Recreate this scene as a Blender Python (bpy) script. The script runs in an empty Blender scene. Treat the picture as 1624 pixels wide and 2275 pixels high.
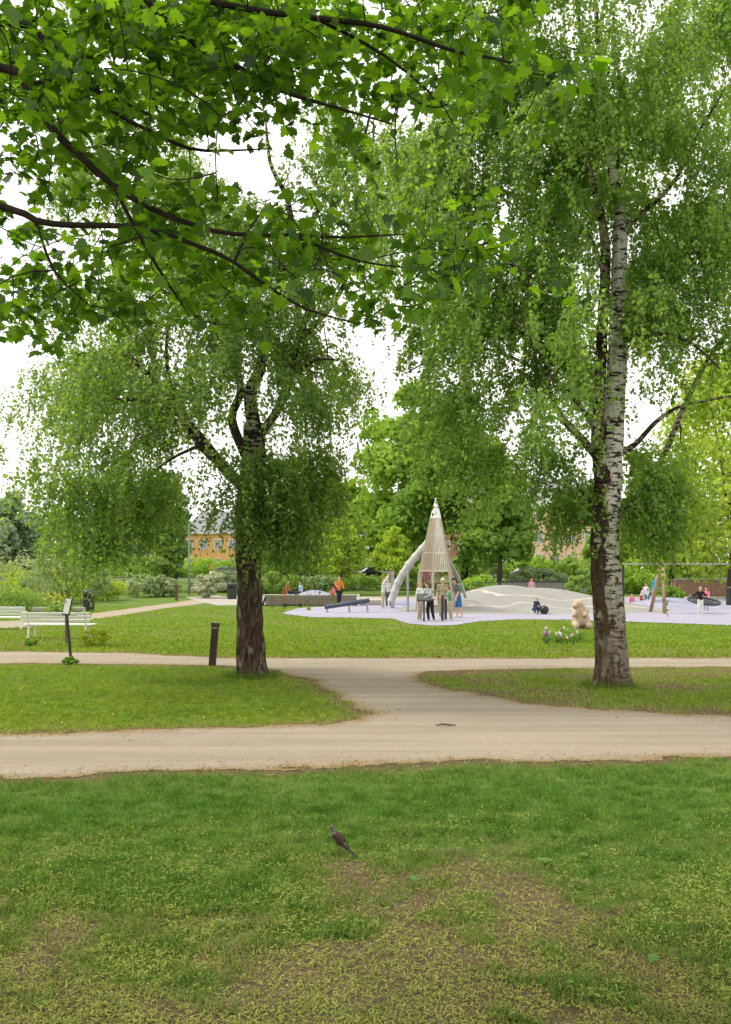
import bpy, bmesh, math, random
import numpy as np
from mathutils import Vector, Matrix
random.seed(7); rng=np.random.default_rng(7)
F=2200.; H=2.1; CX=812.; HY=1268.
scn=bpy.context.scene; col=scn.collection
def gz(y):
    t=min(max((y-66)/54,0),1); return 1.1*t*t*(3-2*t)
def W(px,py,Y): return Vector(((px-CX)/F*Y, Y, H+(HY-py)/F*Y))
def G(px,Y,dz=0): return Vector(((px-CX)/F*Y, Y, gz(Y)+dz))
def GP(px,py):
    Y=F*H/(py-HY); return ((px-CX)/F*Y, Y)
# ---------------------------------------------------------------- materials
MC={}
def nodes(name):
    m=bpy.data.materials.new(name); m.use_nodes=True; nt=m.node_tree; nt.nodes.clear()
    out=nt.nodes.new('ShaderNodeOutputMaterial'); return m,nt,out
def mixc(nt,f,a,b,mode='MIX'):
    n=nt.nodes.new('ShaderNodeMix'); n.data_type='RGBA'; n.blend_type=mode
    for i,v in ((0,f),(6,a),(7,b)):
        if hasattr(v,'is_output'): nt.links.new(v,n.inputs[i])
        elif i==0: n.inputs[0].default_value=v
        else: n.inputs[i].default_value=(*v,1)
    return n.outputs[2]
def noise(nt,scale,detail=5,vec=None,rough=.55,sc=None,coord='Object'):
    n=nt.nodes.new('ShaderNodeTexNoise'); n.inputs['Scale'].default_value=scale; n.inputs['Detail'].default_value=detail; n.inputs['Roughness'].default_value=rough
    if vec is None: vec=nt.nodes.new('ShaderNodeTexCoord').outputs[coord]
    if sc:
        mp=nt.nodes.new('ShaderNodeMapping'); mp.inputs['Scale'].default_value=sc; nt.links.new(vec,mp.inputs[0]); vec=mp.outputs[0]
    nt.links.new(vec,n.inputs['Vector']); return n.outputs[0]
def ramp(nt,v,a,b):
    n=nt.nodes.new('ShaderNodeMapRange'); n.inputs[1].default_value=a; n.inputs[2].default_value=b; n.clamp=True
    nt.links.new(v,n.inputs[0]); return n.outputs[0]
def mth(nt,op,a,b=0.):
    n=nt.nodes.new('ShaderNodeMath'); n.operation=op
    for i,v in enumerate((a,b)):
        if hasattr(v,'is_output'): nt.links.new(v,n.inputs[i])
        else: n.inputs[i].default_value=v
    return n.outputs[0]
def bsdf(nt,out,c,rough=.8,bump=None,bs=.3,metal=0,spec=.3,dist=.02):
    b=nt.nodes.new('ShaderNodeBsdfPrincipled'); b.inputs['Roughness'].default_value=rough; b.inputs['Metallic'].default_value=metal
    b.inputs['Specular IOR Level'].default_value=spec
    if hasattr(c,'is_output'): nt.links.new(c,b.inputs['Base Color'])
    else: b.inputs['Base Color'].default_value=(*c,1)
    if bump is not None:
        n=nt.nodes.new('ShaderNodeBump'); n.inputs['Strength'].default_value=bs; n.inputs['Distance'].default_value=dist
        nt.links.new(bump,n.inputs['Height']); nt.links.new(n.outputs[0],b.inputs['Normal'])
    nt.links.new(b.outputs[0],out.inputs[0]); return b
def M(name,c1=None,c2=None,scale=6,rough=.8,bump=0,metal=0,spec=.3,sc=None):
    if name in MC: return MC[name]
    m,nt,out=nodes(name)
    if c2 is None: c2=tuple(x*.72 for x in c1)
    n=noise(nt,scale,6,sc=sc); c=mixc(nt,ramp(nt,n,.35,.65),c1,c2)
    bsdf(nt,out,c,rough,n if bump else None,bump,metal,spec)
    MC[name]=m; return m
def LM(name,c1=None,c2=None,trans=.4,tb=2.2,gloss=.05,big=1.2,tint=(1.25,1.1,.5)):
    if name in MC: return MC[name]
    m,nt,out=nodes(name)
    g=nt.nodes.new('ShaderNodeNewGeometry'); r=g.outputs['Random Per Island']
    c=mixc(nt,r,c1,c2)
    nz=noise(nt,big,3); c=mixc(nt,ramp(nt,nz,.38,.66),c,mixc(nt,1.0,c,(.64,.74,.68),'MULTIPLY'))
    d=nt.nodes.new('ShaderNodeBsdfDiffuse'); nt.links.new(c,d.inputs[0])
    t=nt.nodes.new('ShaderNodeBsdfTranslucent'); tc=mixc(nt,1.0,c,tuple(tb*x for x in tint),'MULTIPLY'); nt.links.new(tc,t.inputs[0])
    mx=nt.nodes.new('ShaderNodeMixShader'); mx.inputs[0].default_value=trans; nt.links.new(d.outputs[0],mx.inputs[1]); nt.links.new(t.outputs[0],mx.inputs[2])
    if gloss<.03: nt.links.new(mx.outputs[0],out.inputs[0]); MC[name]=m; return m
    gl=nt.nodes.new('ShaderNodeBsdfGlossy'); gl.inputs['Roughness'].default_value=.45; gl.inputs[0].default_value=(.8,.85,.8,1)
    m2=nt.nodes.new('ShaderNodeMixShader'); m2.inputs[0].default_value=gloss; nt.links.new(mx.outputs[0],m2.inputs[1]); nt.links.new(gl.outputs[0],m2.inputs[2])
    nt.links.new(m2.outputs[0],out.inputs[0]); MC[name]=m; return m
# ---------------------------------------------------------------- objects
def tag(o,label=None,cat=None,group=None,kind=None):
    if label: o['label']=label
    if cat: o['category']=cat
    if group: o['group']=group
    if kind: o['kind']=kind
    return o
def thing(name,label,cat,loc=(0,0,0),rz=0,group=None):
    o=bpy.data.objects.new(name,None); o.empty_display_size=.1; col.objects.link(o); o.location=loc; o.rotation_euler=(0,0,rz)
    return tag(o,label,cat,group)
def copy_tree(o,parent=None):
    c=o.copy(); col.objects.link(c)
    if parent: c.parent=parent
    for ch in list(o.children): copy_tree(ch,c)
    return c
class MB:
    def __init__(s): s.v=[]; s.f=[]
    def add(s,vs,fs):
        o=len(s.v); s.v+=[tuple(v) for v in vs]; s.f+=[tuple(i+o for i in f) for f in fs]; return s
    def box(s,c,d,rot=None):
        vs=[]
        for x in (-.5,.5):
            for y in (-.5,.5):
                for z in (-.5,.5):
                    v=Vector((x*d[0],y*d[1],z*d[2]))
                    if rot: v=rot@v
                    vs.append(v+Vector(c))
        return s.add(vs,[(0,1,3,2),(4,6,7,5),(0,4,5,1),(2,3,7,6),(0,2,6,4),(1,5,7,3)])
    def bar(s,p,q,w,h,up=(0,0,1)):
        p=Vector(p);q=Vector(q);t=(q-p).normalized();u=Vector(up)
        if abs(t.dot(u))>.98: u=Vector((0,1,0))
        a=t.cross(u).normalized();b=a.cross(t)
        vs=[c+a*x*w/2+b*y*h/2 for c in (p,q) for x,y in ((-1,-1),(1,-1),(1,1),(-1,1))]
        return s.add(vs,[(3,2,1,0),(4,5,6,7),(0,1,5,4),(1,2,6,5),(2,3,7,6),(3,0,4,7)])
    def tube(s,pts,rads,n=8,cap=True,nz=None):
        P=[Vector(p) for p in pts]; m=len(P)
        if not hasattr(rads,'__len__'): rads=[rads]*m
        t=(P[1]-P[0]).normalized(); a=Vector((1,0,0)) if abs(t.x)<.8 else Vector((0,1,0)); u=t.cross(a).normalized()
        vs=[]
        for i in range(m):
            t=(P[min(i+1,m-1)]-P[max(i-1,0)]).normalized(); u=(u-t*u.dot(t)).normalized(); w=t.cross(u)
            for k in range(n):
                an=2*math.pi*k/n; r=rads[i]*(1+(nz(i,k) if nz else 0))
                vs.append(P[i]+u*math.cos(an)*r+w*math.sin(an)*r)
        fs=[(i*n+k,i*n+(k+1)%n,(i+1)*n+(k+1)%n,(i+1)*n+k) for i in range(m-1) for k in range(n)]
        if cap: fs+=[tuple(range(n))[::-1],tuple((m-1)*n+k for k in range(n))]
        return s.add(vs,fs)
    def ell(s,c,r,rot=None,nu=12,nv=8):
        if not hasattr(r,'__len__'): r=(r,r,r)
        vs=[];fs=[]
        for j in range(1,nv):
            th=math.pi*j/nv
            for i in range(nu):
                ph=2*math.pi*i/nu; v=Vector((r[0]*math.sin(th)*math.cos(ph),r[1]*math.sin(th)*math.sin(ph),r[2]*math.cos(th)))
                vs.append((rot@v if rot else v)+Vector(c))
        top=Vector((0,0,r[2])); 
        vs.append((rot@top if rot else top)+Vector(c)); vs.append((rot@-top if rot else -top)+Vector(c))
        a=len(vs)-2
        for j in range(nv-2):
            for i in range(nu): fs.append((j*nu+i,(j+1)*nu+i,(j+1)*nu+(i+1)%nu,j*nu+(i+1)%nu))
        for i in range(nu): fs.append((a,i,(i+1)%nu)); fs.append((a+1,(nv-2)*nu+(i+1)%nu,(nv-2)*nu+i))
        return s.add(vs,fs)
    def cap(s,p,q,r1,r2,n=10):
        p=Vector(p);q=Vector(q); s.tube([p,q],[r1,r2],n); s.ell(p,r1,nu=n,nv=6); s.ell(q,r2,nu=n,nv=6); return s
    def prism(s,poly,h0,h1,ax='z'):
        n=len(poly); vs=[]
        for h in (h0,h1):
            for a,b in poly: vs.append({'z':(a,b,h),'y':(a,h,b),'x':(h,a,b)}[ax])
        return s.add(vs,[tuple(range(n))[::-1],tuple(range(n,2*n))]+[(i,(i+1)%n,n+(i+1)%n,n+i) for i in range(n)])
    def build(s,name,mat,parent=None,org=(0,0,0),smooth=False,bevel=0):
        me=bpy.data.meshes.new(name); o3=Vector(org)
        me.from_pydata([tuple(Vector(v)-o3) for v in s.v],[],s.f); me.materials.append(mat)
        bm=bmesh.new(); bm.from_mesh(me); bmesh.ops.recalc_face_normals(bm,faces=bm.faces); bm.to_mesh(me); bm.free()
        if smooth: me.polygons.foreach_set('use_smooth',[True]*len(me.polygons))
        o=bpy.data.objects.new(name,me); col.objects.link(o)
        if parent: o.parent=parent
        else: o.location=org
        if bevel:
            b=o.modifiers.new('bevel','BEVEL'); b.width=bevel; b.segments=2; b.limit_method='ANGLE'
        return o
def bake(o,voxel,sm=4):
    r=o.modifiers.new('r','REMESH'); r.mode='VOXEL'; r.voxel_size=voxel; r.use_smooth_shade=True
    if sm: k=o.modifiers.new('s','SMOOTH'); k.iterations=sm; k.factor=.5
    dg=bpy.context.evaluated_depsgraph_get(); me=bpy.data.meshes.new_from_object(o.evaluated_get(dg))
    mt=o.data.materials[0]; o.modifiers.clear(); o.data=me
    if len(me.materials)==0: me.materials.append(mt)
    me.polygons.foreach_set('use_smooth',[True]*len(me.polygons)); return o
def npmesh(name,verts,loops,starts,mat,parent=None,org=(0,0,0),attr=None,smooth=False):
    me=bpy.data.meshes.new(name); v=np.asarray(verts,dtype=np.float32)-np.array(org,dtype=np.float32)
    me.vertices.add(len(v)); me.vertices.foreach_set('co',v.ravel())
    me.loops.add(len(loops)); me.loops.foreach_set('vertex_index',np.asarray(loops,dtype=np.int32))
    me.polygons.add(len(starts)); me.polygons.foreach_set('loop_start',np.asarray(starts,dtype=np.int32))
    if smooth: me.polygons.foreach_set('use_smooth',np.ones(len(starts),dtype=bool))
    if attr is not None:
        a=me.attributes.new('dry','FLOAT','POINT'); a.data.foreach_set('value',np.asarray(attr,dtype=np.float32))
    me.update(calc_edges=True); me.materials.append(mat)
    o=bpy.data.objects.new(name,me); col.objects.link(o)
    if parent: o.parent=parent
    else: o.location=org
    return o
def inst(name,tv,tf,C,U,V,N,S,mat,parent=None,org=(0,0,0),attr=None,smooth=False):
    tv=np.array(tv,dtype=float); n=len(C); k=len(tv)
    S=np.broadcast_to(np.asarray(S,dtype=float),(n,))
    vs=C[:,None,:]+S[:,None,None]*(tv[None,:,0:1]*U[:,None,:]+tv[None,:,1:2]*V[:,None,:]+tv[None,:,2:3]*N[:,None,:])
    fl=np.concatenate([np.array(f) for f in tf]); ln=np.array([len(f) for f in tf])
    loops=(np.arange(n)[:,None]*k+fl[None,:]).ravel()
    st=np.concatenate([[0],np.cumsum(ln)[:-1]]); starts=(np.arange(n)[:,None]*len(fl)+st[None,:]).ravel()
    at=None if attr is None else np.repeat(attr,k)
    return npmesh(name,vs.reshape(-1,3),loops,starts,mat,parent,org,at,smooth)
def nrm(a): return a/np.maximum(np.linalg.norm(a,axis=1,keepdims=True),1e-9)
def frames(N,U=None):
    if U is None: U=rng.normal(size=N.shape)
    N=nrm(N); U=nrm(U-N*np.sum(U*N,axis=1,keepdims=True)); return U,np.cross(N,U),N
TAB=rng.random((256,256))
def vn(x,y,s,o=0):
    x=np.asarray(x)*s+37.3+o; y=np.asarray(y)*s+91.7+o*1.7
    xi=np.floor(x).astype(int); yi=np.floor(y).astype(int); fx=x-xi; fy=y-yi; fx=fx*fx*(3-2*fx); fy=fy*fy*(3-2*fy)
    g=lambda a,b: TAB[a%256,b%256]
    return (g(xi,yi)*(1-fx)+g(xi+1,yi)*fx)*(1-fy)+(g(xi,yi+1)*(1-fx)+g(xi+1,yi+1)*fx)*fy
def fbm(x,y,s,o=0): return (vn(x,y,s,o)*.5+vn(x,y,s*2.1,o+5)*.3+vn(x,y,s*4.3,o+9)*.2)
# ---------------------------------------------------------------- people (first: they need a light depsgraph)
SK=M('skin',(.6,.4,.31),(.55,.35,.27),20,.55)
def cloth(name,c): return M('cloth_'+name,c,tuple(x*.75 for x in c),14,.9,.15)
def person(label,px,Y,h,face,top,leg,hair,z0=None,lean=0,arms=None,legs=None,hip=.52,short=False,shorts=False,cap=None,pony=False,shoe=(.6,.6,.6),group=None):
    loc=G(px,Y)
    if z0 is not None: loc.z=z0
    root=thing('person',label,'person',loc,math.radians(face),group)
    a=math.radians(lean); u=Vector((0,-math.sin(a),math.cos(a))); hl=math.radians(lean*.8+4)
    uh=Vector((0,-math.sin(hl),math.cos(hl))); fh=Vector((0,-math.cos(hl),-math.sin(hl)))
    hp=Vector((0,0,hip)); sh=[hp+u*.285+Vector((s*.1,0,0)) for s in (-1,1)]
    A=arms or [((.035,.02,-.165),(.045,-.04,-.31))]*2
    L=legs or [((.01,-.015,-.235),(.015,.02,-.475)),((.01,.005,-.235),(.015,.03,-.475))]
    el=[sh[i]+Vector((s*A[i][0][0],A[i][0][1],A[i][0][2])) for i,s in enumerate((-1,1))]
    wr=[sh[i]+Vector((s*A[i][1][0],A[i][1][1],A[i][1][2])) for i,s in enumerate((-1,1))]
    hj=[hp+Vector((s*.05,0,0)) for s in (-1,1)]
    kn=[hj[i]+Vector((s*L[i][0][0],L[i][0][1],L[i][0][2])) for i,s in enumerate((-1,1))]
    an=[hj[i]+Vector((s*L[i][1][0],L[i][1][1],L[i][1][2])) for i,s in enumerate((-1,1))]
    R=Matrix.Rotation(a,3,'X'); RH=Matrix.Rotation(hl,3,'X')
    S=lambda v: Vector(v)*h
    hc=hp+u*.33+uh*.085
    b=MB()
    b.ell(S(hp),(.08*h,.055*h,.06*h),R); b.ell(S(hp+u*.1),(.07*h,.048*h,.09*h),R); b.ell(S(hp+u*.2),(.09*h,.055*h,.09*h),R)
    b.cap(S(sh[0]),S(sh[1]),.033*h,.033*h); b.cap(S(hp+u*.28),S(hc-uh*.03),.032*h,.029*h)
    b.ell(S(hc),(.045*h,.055*h,.062*h),RH); b.ell(S(hc-uh*.035+fh*.012),(.034*h,.042*h,.036*h),RH)
    b.cap(S(hc+fh*.05+uh*.004),S(hc+fh*.062-uh*.012),.005*h,.009*h,8)
    for s in (-1,1): b.ell(S(hc+Vector((s*.046,0,0))-uh*.004),(.007*h,.013*h,.018*h),RH)
    feet=[]
    for i,s in enumerate((-1,1)):
        b.cap(S(sh[i]),S(el[i]),.03*h,.024*h); b.cap(S(el[i]),S(wr[i]),.024*h,.015*h)
        b.cap(S(hj[i]),S(kn[i]),.052*h,.034*h); b.cap(S(kn[i]),S(an[i]),.033*h,.021*h)
        d=(wr[i]-el[i]).normalized(); sd=d.cross(Vector((1,0,0))).normalized() if abs(d.x)<.9 else Vector((0,1,0)); nn=d.cross(sd)
        b.cap(S(wr[i]+d*.012),S(wr[i]+d*.035),.016*h,.02*h,8)
        for q,(o,l) in enumerate(((-.018,.036),(-.006,.044),(.006,.042),(.018,.032))):
            p0=wr[i]+d*.045+sd*o; p1=p0+d*l*.55; p2=p1+d*l*.45+nn*(-s)*.01
            b.cap(S(p0),S(p1),.0062*h,.0058*h,6); b.cap(S(p1),S(p2),.0058*h,.005*h,6)
        b.cap(S(wr[i]+d*.02+sd*-.015),S(wr[i]+d*.045+sd*-.038),.0075*h,.006*h,6)
        ft=an[i]+Vector((0,-.06,-.025)); b.cap(S(an[i]),S(ft),.022*h,.016*h); feet.append((an[i],ft))
    bake(b.build('body',SK,root),.0105,3)
    t=MB(); t.ell(S(hp+u*.03),(.088*h,.064*h,.06*h),R); t.ell(S(hp+u*.1),(.082*h,.06*h,.1*h),R); t.ell(S(hp+u*.2),(.1*h,.067*h,.098*h),R)
    t.cap(S(sh[0]),S(sh[1]),.043*h,.043*h)
    for i in range(2):
        e=sh[i].lerp(el[i],.75) if short else el[i]; t.cap(S(sh[i]),S(e),.041*h,.036*h)
        if not short: t.cap(S(el[i]),S(el[i].lerp(wr[i],.93)),.035*h,.025*h)
    bake(t.build('top',cloth(*top),root),.017,2)
    t=MB(); t.ell(S(hp-u*.005),(.09*h,.066*h,.06*h),R)
    for i in range(2):
        t.cap(S(hj[i]),S(kn[i]),.06*h,.045*h)
        if not shorts: t.cap(S(kn[i]),S(kn[i].lerp(an[i],.95)),.044*h,.033*h)
    bake(t.build('trousers' if not shorts else 'shorts',cloth(*leg),root),.017,2)
    for k,f in feet:
        t=MB(); t.cap(S(k+Vector((0,.01,-.02))),S(f+Vector((0,-.012,0))),.027*h,.021*h,10); bake(t.build('shoe',cloth('shoe%d'%int(shoe[0]*10),shoe),root),.012,1)
    t=MB(); t.ell(S(hc+uh*.014-fh*.012),(.051*h,.056*h,.058*h),RH,14,10)
    if pony: t.cap(S(hc-fh*.055+uh*.01),S(hc-fh*.075-uh*.09),.02*h,.008*h); 
    else: t.ell(S(hc-fh*.03-uh*.02),(.044*h,.035*h,.045*h),RH)
    ho=t.build('hair',cloth('hair%s'%hair[0],hair[1]),root); bake(ho,.012,2)
    for s in (-1,1):
        e=MB(); e.ell(S(hc+fh*.05+Vector((s*.018,0,0))+uh*.006),.006*h,nu=8,nv=6); e.build('eye',cloth('eye',(.03,.025,.02)),root,smooth=True)
    e=MB(); e.ell(S(hc+fh*.052-uh*.03),(.014*h,.006*h,.004*h),RH,8,6); e.build('mouth',cloth('mouth',(.4,.12,.1)),root,smooth=True)
    if cap:
        t=MB(); t.ell(S(hc+uh*.03-fh*.004),(.055*h,.062*h,.042*h),RH,14,8); t.ell(S(hc+uh*.028+fh*.07),(.036*h,.042*h,.008*h),RH); bake(t.build('cap',cloth(*cap),root),.009,1)
    return root
WH=('white',(.75,.74,.7)); BE=('beige',(.5,.42,.3)); BK=('black',(.02,.02,.022)); GR=('grey',(.45,.46,.46)); NV=('navy',(.03,.04,.08)); BL=('blue',(.04,.17,.38)); KH=('khaki',(.36,.31,.2))
GN=('green',(.14,.35,.22)); OR=('orange',(.6,.2,.04)); PK=('pink',(.75,.2,.32)); JE=('jeans',(.12,.2,.33)); LB=('lightblue',(.3,.5,.65)); RD=('red',(.5,.06,.05)); GRN2=('slate',(.10,.11,.13)); CY=('cyan',(.05,.35,.6))
HB=('brown',(.09,.05,.03)); HD=('dark',(.03,.02,.015)); HF=('fair',(.4,.27,.13)); HG=('auburn',(.2,.09,.04))
WALK=[((.0,-.09,-.22),(.0,-.07,-.47)),((.0,.03,-.235),(.0,.14,-.455))]
FWD=[((.02,-.08,-.14),(.0,-.2,-.15)),((.02,-.06,-.15),(0,-.18,-.18))]
UP=[((.02,-.09,.12),(.0,-.15,.27)),((.02,-.08,.11),(0,-.15,.26))]
SIT=[((.02,-.22,.0),(.02,-.22,-.235))]*2
person('person in white top and beige trousers left of the grey hoodie',933,41.8,1.62,55,WH,BE,HF,arms=[((.03,.02,-.16),(.03,-.07,-.28)),((.03,.0,-.16),(.0,-.13,-.2))],pony=True)
person('person in light grey hoodie and black trousers leaning over the black info board',956,41.0,1.64,-50,GR,BK,HB,lean=16,arms=FWD,legs=[((.02,-.03,-.235),(.03,.02,-.475)),((.02,.0,-.235),(.03,.05,-.47))])
person('person in khaki shirt and pale cap standing between hoodie and green top',984,43.4,1.78,-15,KH,KH,HB,short=True,cap=('palecap',(.6,.55,.4)))
person('child in green top and beige trousers with curly brown hair',1001,41.6,1.48,-85,GN,BE,HG,lean=10,short=True,arms=FWD)
person('man in dark cap, slate T-shirt and bright blue shorts at right of the group',1018,44.2,1.82,-75,GRN2,BL,HD,lean=14,short=True,shorts=True,cap=NV,legs=[((.01,-.02,-.235),(.015,.0,-.475)),((.01,.03,-.23),(.015,.07,-.465))])
person('person with ponytail in white top reaching up to the grey pole',851,55,1.68,75,WH,BE,HF,arms=UP,pony=True,lean=4)
person('person in pale top and dark trousers half behind the grey pole',863,56.2,1.66,-10,('pale',(.6,.6,.58)),GRN2,HB)
person('person with long brown hair in orange jacket beside the wooden deck',753,57.9,1.78,20,OR,BK,HG,arms=FWD,pony=True,legs=WALK)
person('small child in pink sitting on the wooden deck',739,59.2,1.0,0,PK,RD,HD,z0=.68-.44+.06,hip=.44,legs=SIT)
person('person in blue shirt sitting at the reddish picnic table',668,72,1.6,-60,LB,NV,HB,z0=gz(72)+.02,hip=.3,legs=[((.02,-.22,.0),(.02,-.2,-.24))]*2)
person('person in orange red top sitting at the reddish picnic table',640,73,1.6,60,('coral',(.6,.15,.08)),NV,HF,z0=gz(73)+.02,hip=.3,legs=[((.02,-.22,.0),(.02,-.2,-.24))]*2)
CR=[((.05,-.2,.08),(.03,-.1,-.13)),((.05,-.2,.07),(.03,-.08,-.13))]
person('child in navy crouching next to the dark rubber ball',1187,47.3,1.3,35,NV,('darkblue',(.05,.07,.14)),HF,hip=.2,lean=22,legs=CR,arms=FWD)
person('woman in bright blue jacket with arm up by the leaning wooden pole',1452,55,1.8,60,CY,('greytr',(.3,.3,.32)),HB,arms=[UP[0],FWD[1]],lean=5)
person('child in pale pink top and red trousers walking towards the blue jacket',1424,57.5,1.2,70,('whitered',(.7,.6,.6)),RD,HF,lean=18,legs=WALK,arms=FWD)
person('child in pale top and jeans striding beside the blue jacket',1438,56.5,1.42,-70,('offwhite',(.65,.67,.7)),JE,HB,legs=WALK,lean=8)
person('child in pink sitting on the ground by the dark swing post',1404,60,1.2,20,PK,('greytr',(.3,.3,.32)),HF,hip=.1,legs=[((.04,-.2,.1),(.04,-.32,-.06))]*2)
person('girl in black top and white trousers leaning against the basket swing',1556,46.3,1.36,10,BK,WH,HF,arms=[((.1,.03,-.1),(.2,.06,-.1))]*2)
person('child in pink standing behind the basket swing',1569,50.5,1.25,-30,PK,GR,HD,arms=FWD)
person('child in bright pink standing inside the slatted tower',946,50.0,.95,10,PK,PK,HB,z0=1.47)
person('child in pale pink leaning out of the slatted tower',961,49.6,.9,-20,('palepink',(.7,.35,.4)),GR,HF,z0=1.47,lean=14)
person('person in blue sitting at the far left picnic table',308,80,1.6,-70,CY,NV,HB,z0=gz(80)+.02,hip=.3,legs=[((.02,-.22,.0),(.02,-.2,-.24))]*2)
person('child with orange hat on the back of the rubber mound',1181,61,1.15,0,('palepink',(.7,.35,.4)),GR,HF,z0=.45,cap=('orangecap',(.7,.25,.1)))
person('small child in light blue standing behind the beige sculpture',1280,37.6,.92,60,LB,JE,HF,arms=FWD)
# ---------------------------------------------------------------- bird
bx,by=GP(752,1902)
bird=thing('bird','brown backed thrush with grey head standing on the foreground lawn','bird',(bx,by,.03),math.radians(150)); bird.scale=(1.08,1.08,1.08)
b=MB(); R1=Matrix.Rotation(math.radians(-42),3,'Y')
b.ell((0,0,.09),(.062,.028,.03),R1,16,12); b.ell((.024,0,.11),(.03,.027,.03),None); b.ell((-.042,0,.056),(.034,.018,.016),R1)
b.cap((.034,0,.13),(.048,0,.156),.019,.0155); b.ell((.053,0,.162),(.02,.016,.0165))
for s in (-1,1): b.cap((0,s*.012,.072),(.004,s*.014,.046),.01,.005,8)
bake(b.build('body',M('bird_body',(.13,.12,.12),(.065,.06,.055),60,.8),bird),.003,3)
for s in (-1,1):
    w=MB(); w.ell((-.012,s*.025,.09),(.056,.007,.022),Matrix.Rotation(math.radians(-43),3,'Y')@Matrix.Rotation(s*.12,3,'Z')); w.ell((-.052,s*.015,.051),(.04,.006,.01),Matrix.Rotation(math.radians(-44),3,'Y'))
    bake(w.build('wing',M('bird_wing',(.06,.036,.025),(.03,.02,.017),90,.7),bird),.0026,2)
w=MB(); w.ell((-.01,0,.109),(.05,.021,.013),R1); w.build('back',M('bird_back',(.085,.038,.022),(.05,.025,.016),80,.7),bird,smooth=True)
w=MB(); w.bar((-.05,0,.05),(-.14,0,-.012),.022,.006); w.build('tail',M('bird_tail',(.02,.02,.022),(.03,.03,.03),40,.7),bird,bevel=.002)
w=MB(); w.tube([(.068,0,.162),(.092,0,.158)],[.005,.0008],8); w.build('beak',M('beak',(.5,.3,.05),(.3,.18,.04),40,.5),bird)
for s in (-1,1):
    w=MB(); w.ell((.062,s*.0135,.166),.0032); w.build('eye',M('eye',(.01,.01,.01),(.02,.02,.02),5,.2),bird,smooth=True)
    w=MB(); w.tube([(.004,s*.014,.05),(-.006,s*.015,.024),(.002,s*.016,-.02)],.0025,6)
    for an in (-.5,0,.5): w.tube([(.002,s*.016,-.02),(.026,s*.016+an*.02,-.023)],[.002,.001],5)
    w.build('leg',M('bird_leg',(.1,.06,.04),(.06,.04,.03),30,.6),bird)
# ---------------------------------------------------------------- sculpture
sx,sy=GP(1294,1398)
b=MB(); b.ell((0,0,.33),(.35,.32,.32)); b.ell((-.02,0,.6),(.3,.27,.3)); b.ell((-.1,-.05,.86),(.21,.2,.19)); b.ell((-.22,-.14,.82),(.12,.11,.09))
for s in (-1,1):
    b.ell((-.1+s*.14,0,1.01),(.06,.045,.06)); b.cap((s*.2,-.1,.66),(-.12+s*.2,-.34,.5),.1,.08); b.cap((s*.2,-.1,.2),(s*.24,-.38,.12),.14,.12)
sc=b.build('play_sculpture',M('sculpture_stone',(.5,.38,.29),(.43,.32,.24),9,.8,.15)); bake(sc,.025,8); sc.location=(sx,sy+.3,0)
tag(sc,'rounded beige seated animal play sculpture beside the right birch trunk','sculpture')
# ---------------------------------------------------------------- ground + paths
def poly(pts): return np.array([GP(*p) for p in pts])
low=[(-260,1742),(0,1732),(400,1712),(812,1703),(1100,1693),(1624,1683),(1950,1678)]
upp=[(-400,1446),(0,1447),(300,1452),(520,1462),(812,1462),(1100,1463),(1624,1462),(2100,1460)]
BAND=poly(low+upp[::-1])
BAND[0,0]-=14; BAND[len(low)-1,0]+=14; BAND[len(low),0]+=14; BAND[-1,0]-=14
LL=poly([(-500,1472),(0,1473),(300,1476),(520,1482),(620,1490),(690,1515),(760,1550),(812,1580),(818,1590),(800,1599),(740,1607),(600,1615),(300,1622),(0,1631),(-500,1640)]); LL[0,0]-=14; LL[-1,0]-=14
RL=poly([(925,1502),(960,1493),(1050,1488),(1200,1486),(1400,1484),(1624,1482),(2100,1478),(2100,1602),(1624,1590),(1450,1583),(1250,1570),(1100,1552),(1000,1532),(938,1514)]); RL[6,0]+=14; RL[7,0]+=14
FP=poly([(-200,1388),(60,1378),(180,1366),(300,1350),(380,1340),(440,1331),(475,1326),(498,1328),(490,1334),(440,1343),(380,1350),(300,1363),(180,1381),(60,1394),(-200,1406)])
def sdf(X,Y,P):
    d=np.full(X.shape,1e9); ins=np.zeros(X.shape,bool); n=len(P)
    for i in range(n):
        ax,ay=P[i]; cx,cy=P[(i+1)%n]; ex,ey=cx-ax,cy-ay
        t=np.clip(((X-ax)*ex+(Y-ay)*ey)/(ex*ex+ey*ey+1e-12),0,1); d=np.minimum(d,np.hypot(X-ax-t*ex,Y-ay-t*ey))
        if abs(ey)>1e-9: ins^=((ay>Y)!=(cy>Y))&(X<ex*(Y-ay)/ey+ax)
    return np.where(ins,d,-d)
def psd(X,Y):
    s=np.minimum(np.minimum(sdf(X,Y,BAND),-sdf(X,Y,LL)),-sdf(X,Y,RL))
    return s+(fbm(X,Y,1.3)-.5)*.5+(fbm(X,Y,6.)-.5)*.3
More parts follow.
